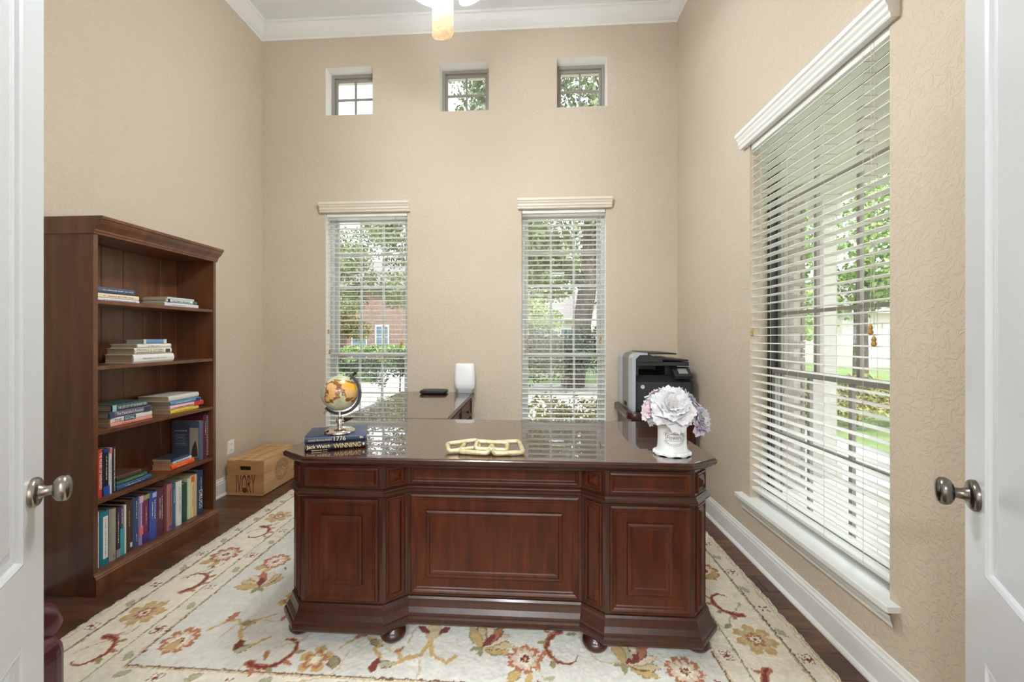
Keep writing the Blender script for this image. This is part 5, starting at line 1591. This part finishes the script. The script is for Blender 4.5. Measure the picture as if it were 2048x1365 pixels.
tree('broad green street tree far behind the right back-wall window', (-0.4, 30.5, GZ), [(0, 0, 0, 0.2), (0, 0, 3, 0.15), (0, 0, 5, 0.1)], [], [(rg.uniform(-3.8, 3.2), rg.uniform(-1, 1), rg.uniform(3, 8.5), 1.6, 1.2, 1.1) for _ in range(22)], 8000, 0.14, M['fresh_leaf'], 9)
tree('bright green tree beyond the right wall window', (7.9, 9.8, GZ), [(0, 0, 0, 0.16), (0, 0, 2.2, 0.13), (0.1, 0, 4.4, 0.07)], [], [(rg.uniform(-2.3, 2.2), rg.uniform(-2, 2), rg.uniform(1.9, 6.4), rg.uniform(.7, 1.1), 1.0, 0.7) for _ in range(30)], 16000, 0.075, M['fresh_leaf'], 10)
tree('second bright green tree farther right beyond the right wall window', (18.8, 11.5, GZ), [(0, 0, 0, 0.18), (0, 0, 2.6, 0.14), (0, 0, 5, 0.07)], [], [(rg.uniform(-2.8, 2.8), rg.uniform(-2, 2), rg.uniform(2.7, 7.5), 1.2, 1.1, 0.9) for _ in range(24)], 11000, 0.095, M['fresh_leaf'], 12)
tree('tall pale green tree between the driveway and the brick pillar', (8.0, 17.5, GZ), [(0, 0, 0, 0.18), (0, 0, 2.6, 0.14), (0, 0, 5, 0.07)], [], [(rg.uniform(-2.4, 2.4), rg.uniform(-1.6, 1.6), rg.uniform(2.6, 8.5), 1.2, 1.1, 0.9) for _ in range(24)], 9000, 0.10, M['fresh_leaf'], 13)

tree('pale green tree left of the oak trunk', (0.1, 20.0, GZ), [(0, 0, 0, 0.12), (0, 0, 2.0, 0.1), (0, 0, 4, 0.05)], [], [(rg.uniform(-2.0, 1.4), rg.uniform(-0.8, 0.8), rg.uniform(2.2, 5.6), 0.9, 0.8, 0.7) for _ in range(14)], 7000, 0.085, M['fresh_leaf'], 14)

def shrub(label, base, blobs, n, size, m_, seed, bl=None, group='shrubs outside'):
    r = thing('shrub', label, 'shrub', (base[0], base[1], base[2] + 0.012), group=group)
    top = max(b[2] for b in blobs)
    MB().tube([(0, 0, 0), (0.02, 0, top * 0.5), (0, 0, top)], [0.03, 0.02, 0.01], 8).build('stem', M['bark'], r, True)
    leaves('foliage', blobs, n, size, m_, r, seed)
    if bl:
        leaves('blossoms', bl[0], bl[1], bl[2], M['orange_petal'], r, seed + 40)
    return r
def box_blobs(w, d, h, k, seed):
    q = random.Random(seed)
    return [(q.uniform(-w / 2, w / 2), q.uniform(-d / 2, d / 2), q.uniform(0.3 * h, 0.8 * h), w / 4 * q.uniform(.7, 1), d / 3, h / 4) for _ in range(k)]
shrub('dark clipped hedge outside the right back-wall window', (1.05, 11.3, GZ), box_blobs(4.6, 1.0, 2.0, 34, 1), 20000, 0.048, M['dark_leaf'], 21)
shrub('dark hedge along the walk outside the left back-wall window', (-3.35, 9.9, GZ), box_blobs(1.2, 0.9, 1.45, 12, 2), 6000, 0.03, M['dark_leaf'], 22)
shrub('low dark shrub at the left of the walk', (-6.6, 14.2, GZ), box_blobs(2.2, 0.8, 0.85, 12, 3), 5000, 0.035, M['dark_leaf'], 23)
shrub('small leafy shrub close below the left back-wall window', (-1.75, 5.6, GZ), box_blobs(0.8, 0.6, 0.75, 9, 4), 2600, 0.03, M['oak_leaf'], 24)
shrub('low grey green shrub close below the right back-wall window', (0.55, 5.3, GZ), box_blobs(1.2, 0.6, 0.85, 9, 5), 2600, 0.03, M['olive_leaf'], 25)
shrub('green foundation hedge before the far brick house', (-9.6, 27.2, GZ), box_blobs(6.5, 1, 1.1, 18, 6), 5000, 0.07, M['fresh_leaf'], 26)
shrub('green shrub with orange blossoms outside the right wall window', (3.35, 3.05, GZ), [(0, 0, 1.3, 0.16, 0.16, 0.12), (0.02, 0, 1.05, 0.2, 0.2, 0.2), (0, 0, 0.7, 0.22, 0.22, 0.3), (0, 0, 0.35, 0.22, 0.22, 0.3)], 1500, 0.035, M['fresh_leaf'], 27, ([(0, -0.05, 1.52, 0.12, 0.12, 0.07)], 130, 0.03))
shrub('pale shrub along the driveway beyond the right wall window', (5.9, 7.4, GZ), box_blobs(2.4, 0.9, 0.95, 12, 8), 4000, 0.045, M['olive_leaf'], 28)

# houses across the street
def house(label, x0, x1, y0, dep, wh, rh, wm, wins, gable=None, garage=None, door=None):
    r = thing('house', label, 'house', ((x0 + x1) / 2, y0, GZ), group='houses across the street')
    w = (x1 - x0) / 2
    MB().box(-w, w, 0, dep, 0, wh).build('wall', wm, r)
    ov = 0.5
    MB().add([(-w - ov, -ov, wh - 0.1), (w + ov, -ov, wh - 0.1), (w + ov, dep + ov, wh - 0.1), (-w - ov, dep + ov, wh - 0.1), (-w + 1.8, dep / 2, wh + rh), (w - 1.8, dep / 2, wh + rh)], [(0, 1, 5, 4), (2, 3, 4, 5), (1, 2, 5), (3, 0, 4), (3, 2, 1, 0)]).build('roof', M['roof'], r)
    MB().box(-w - ov, w + ov, -ov - 0.03, -ov, wh - 0.28, wh - 0.08).build('fascia', M['siding'], r)
    if gable:
        gx0, gx1, gh = gable
        MB().box(gx0, gx1, -1.2, 0.5, 0, wh).build('wing_wall', wm, r)
        c = (gx0 + gx1) / 2
        MB().add([(gx0, -1.2, wh), (gx1, -1.2, wh), (c, -1.2, wh + gh)], [(0, 1, 2)]).build('gable_wall', wm, r)
        MB().add([(gx0 - .3, -1.5, wh - .15), (c, -1.5, wh + gh + .15), (c, dep / 2, wh + gh + .15), (gx0 - .3, dep / 2, wh - .15), (gx1 + .3, -1.5, wh - .15), (gx1 + .3, dep / 2, wh - .15)], [(0, 1, 2, 3), (1, 4, 5, 2)]).build('gable_roof', M['roof'], r)
    for (a, b, c, d, yy) in wins:
        f = MB().box(a - 0.09, b + 0.09, yy - 0.05, yy, c - 0.09, d + 0.09).build('window', M['siding'], r)
        nx, nz = 2, 2
        for i in range(nx):
            for j in range(nz):
                pw, ph = (b - a) / nx, (d - c) / nz
                MB().box(a + pw * i + 0.03, a + pw * (i + 1) - 0.03, yy - 0.065, yy - 0.045, c + ph * j + 0.03, c + ph * (j + 1) - 0.03).build('pane', M['house_glass'], f)
    if garage:
        a, b, hh, yy = garage
        gd = MB().box(a, b, yy - 0.06, yy, 0, hh).build('garage_door', M['garage'], r)
        for j in range(4):
            for i in range(4):
                pw, ph = (b - a) / 4, hh / 4
                MB().rings((a + pw * i + .08, yy - 0.06, ph * j + .08), (1, 0, 0), (0, 0, 1), (0, -1, 0), pw - .16, ph - .16, [(0, 0), (.04, .02), (.06, .02)]).build('panel', M['garage'], gd)
    if door:
        a, b, hh, yy = door
        MB().box(a - .1, b + .1, yy - 0.05, yy, 0, hh + .1).build('door_frame', M['siding'], r)
        MB().box(a, b, yy - 0.08, yy - 0.04, 0, hh).build('front_door', M['house_glass'], r)
    return r
house('two-storey brick house across the street behind the left window', -18.0, -6.0, 28.5, 9, 5.4, 2.6, M['brick'],
      [(-2.6, -1.6, 3.2, 4.6, 0), (3.2, 4.2, 3.2, 4.6, 0), (3.2, 4.2, 0.8, 2.4, 0), (0.6, 1.5, 0.8, 2.4, 0), (-4.6, -3.6, 3.2, 4.6, -1.2), (-4.9, -3.3, 0.8, 2.5, -1.2)], gable=(-5.9, -2.3, 2.2), door=(-1.2, -0.2, 2.2, 0))
house('pale brick house across the street behind the right window of the back wall', -1.5, 8.5, 36, 9, 3.4, 2.8, M['siding'],
      [(-3.4, -2.2, 0.8, 2.3, 0), (-0.6, 0.6, 0.8, 2.3, 0), (2.4, 3.6, 0.8, 2.3, -1.2)], gable=(1.2, 4.8, 1.8), door=(-1.7, -0.9, 2.1, 0))
house('beige single-storey house with garage door beyond the driveway', 17, 31, 21.5, 9, 3.1, 2.6, M['siding'],
      [(1.0, 2.2, 0.9, 2.2, 0), (4.0, 5.2, 0.9, 2.2, 0)], garage=(-5.6, -1.2, 2.3, 0))
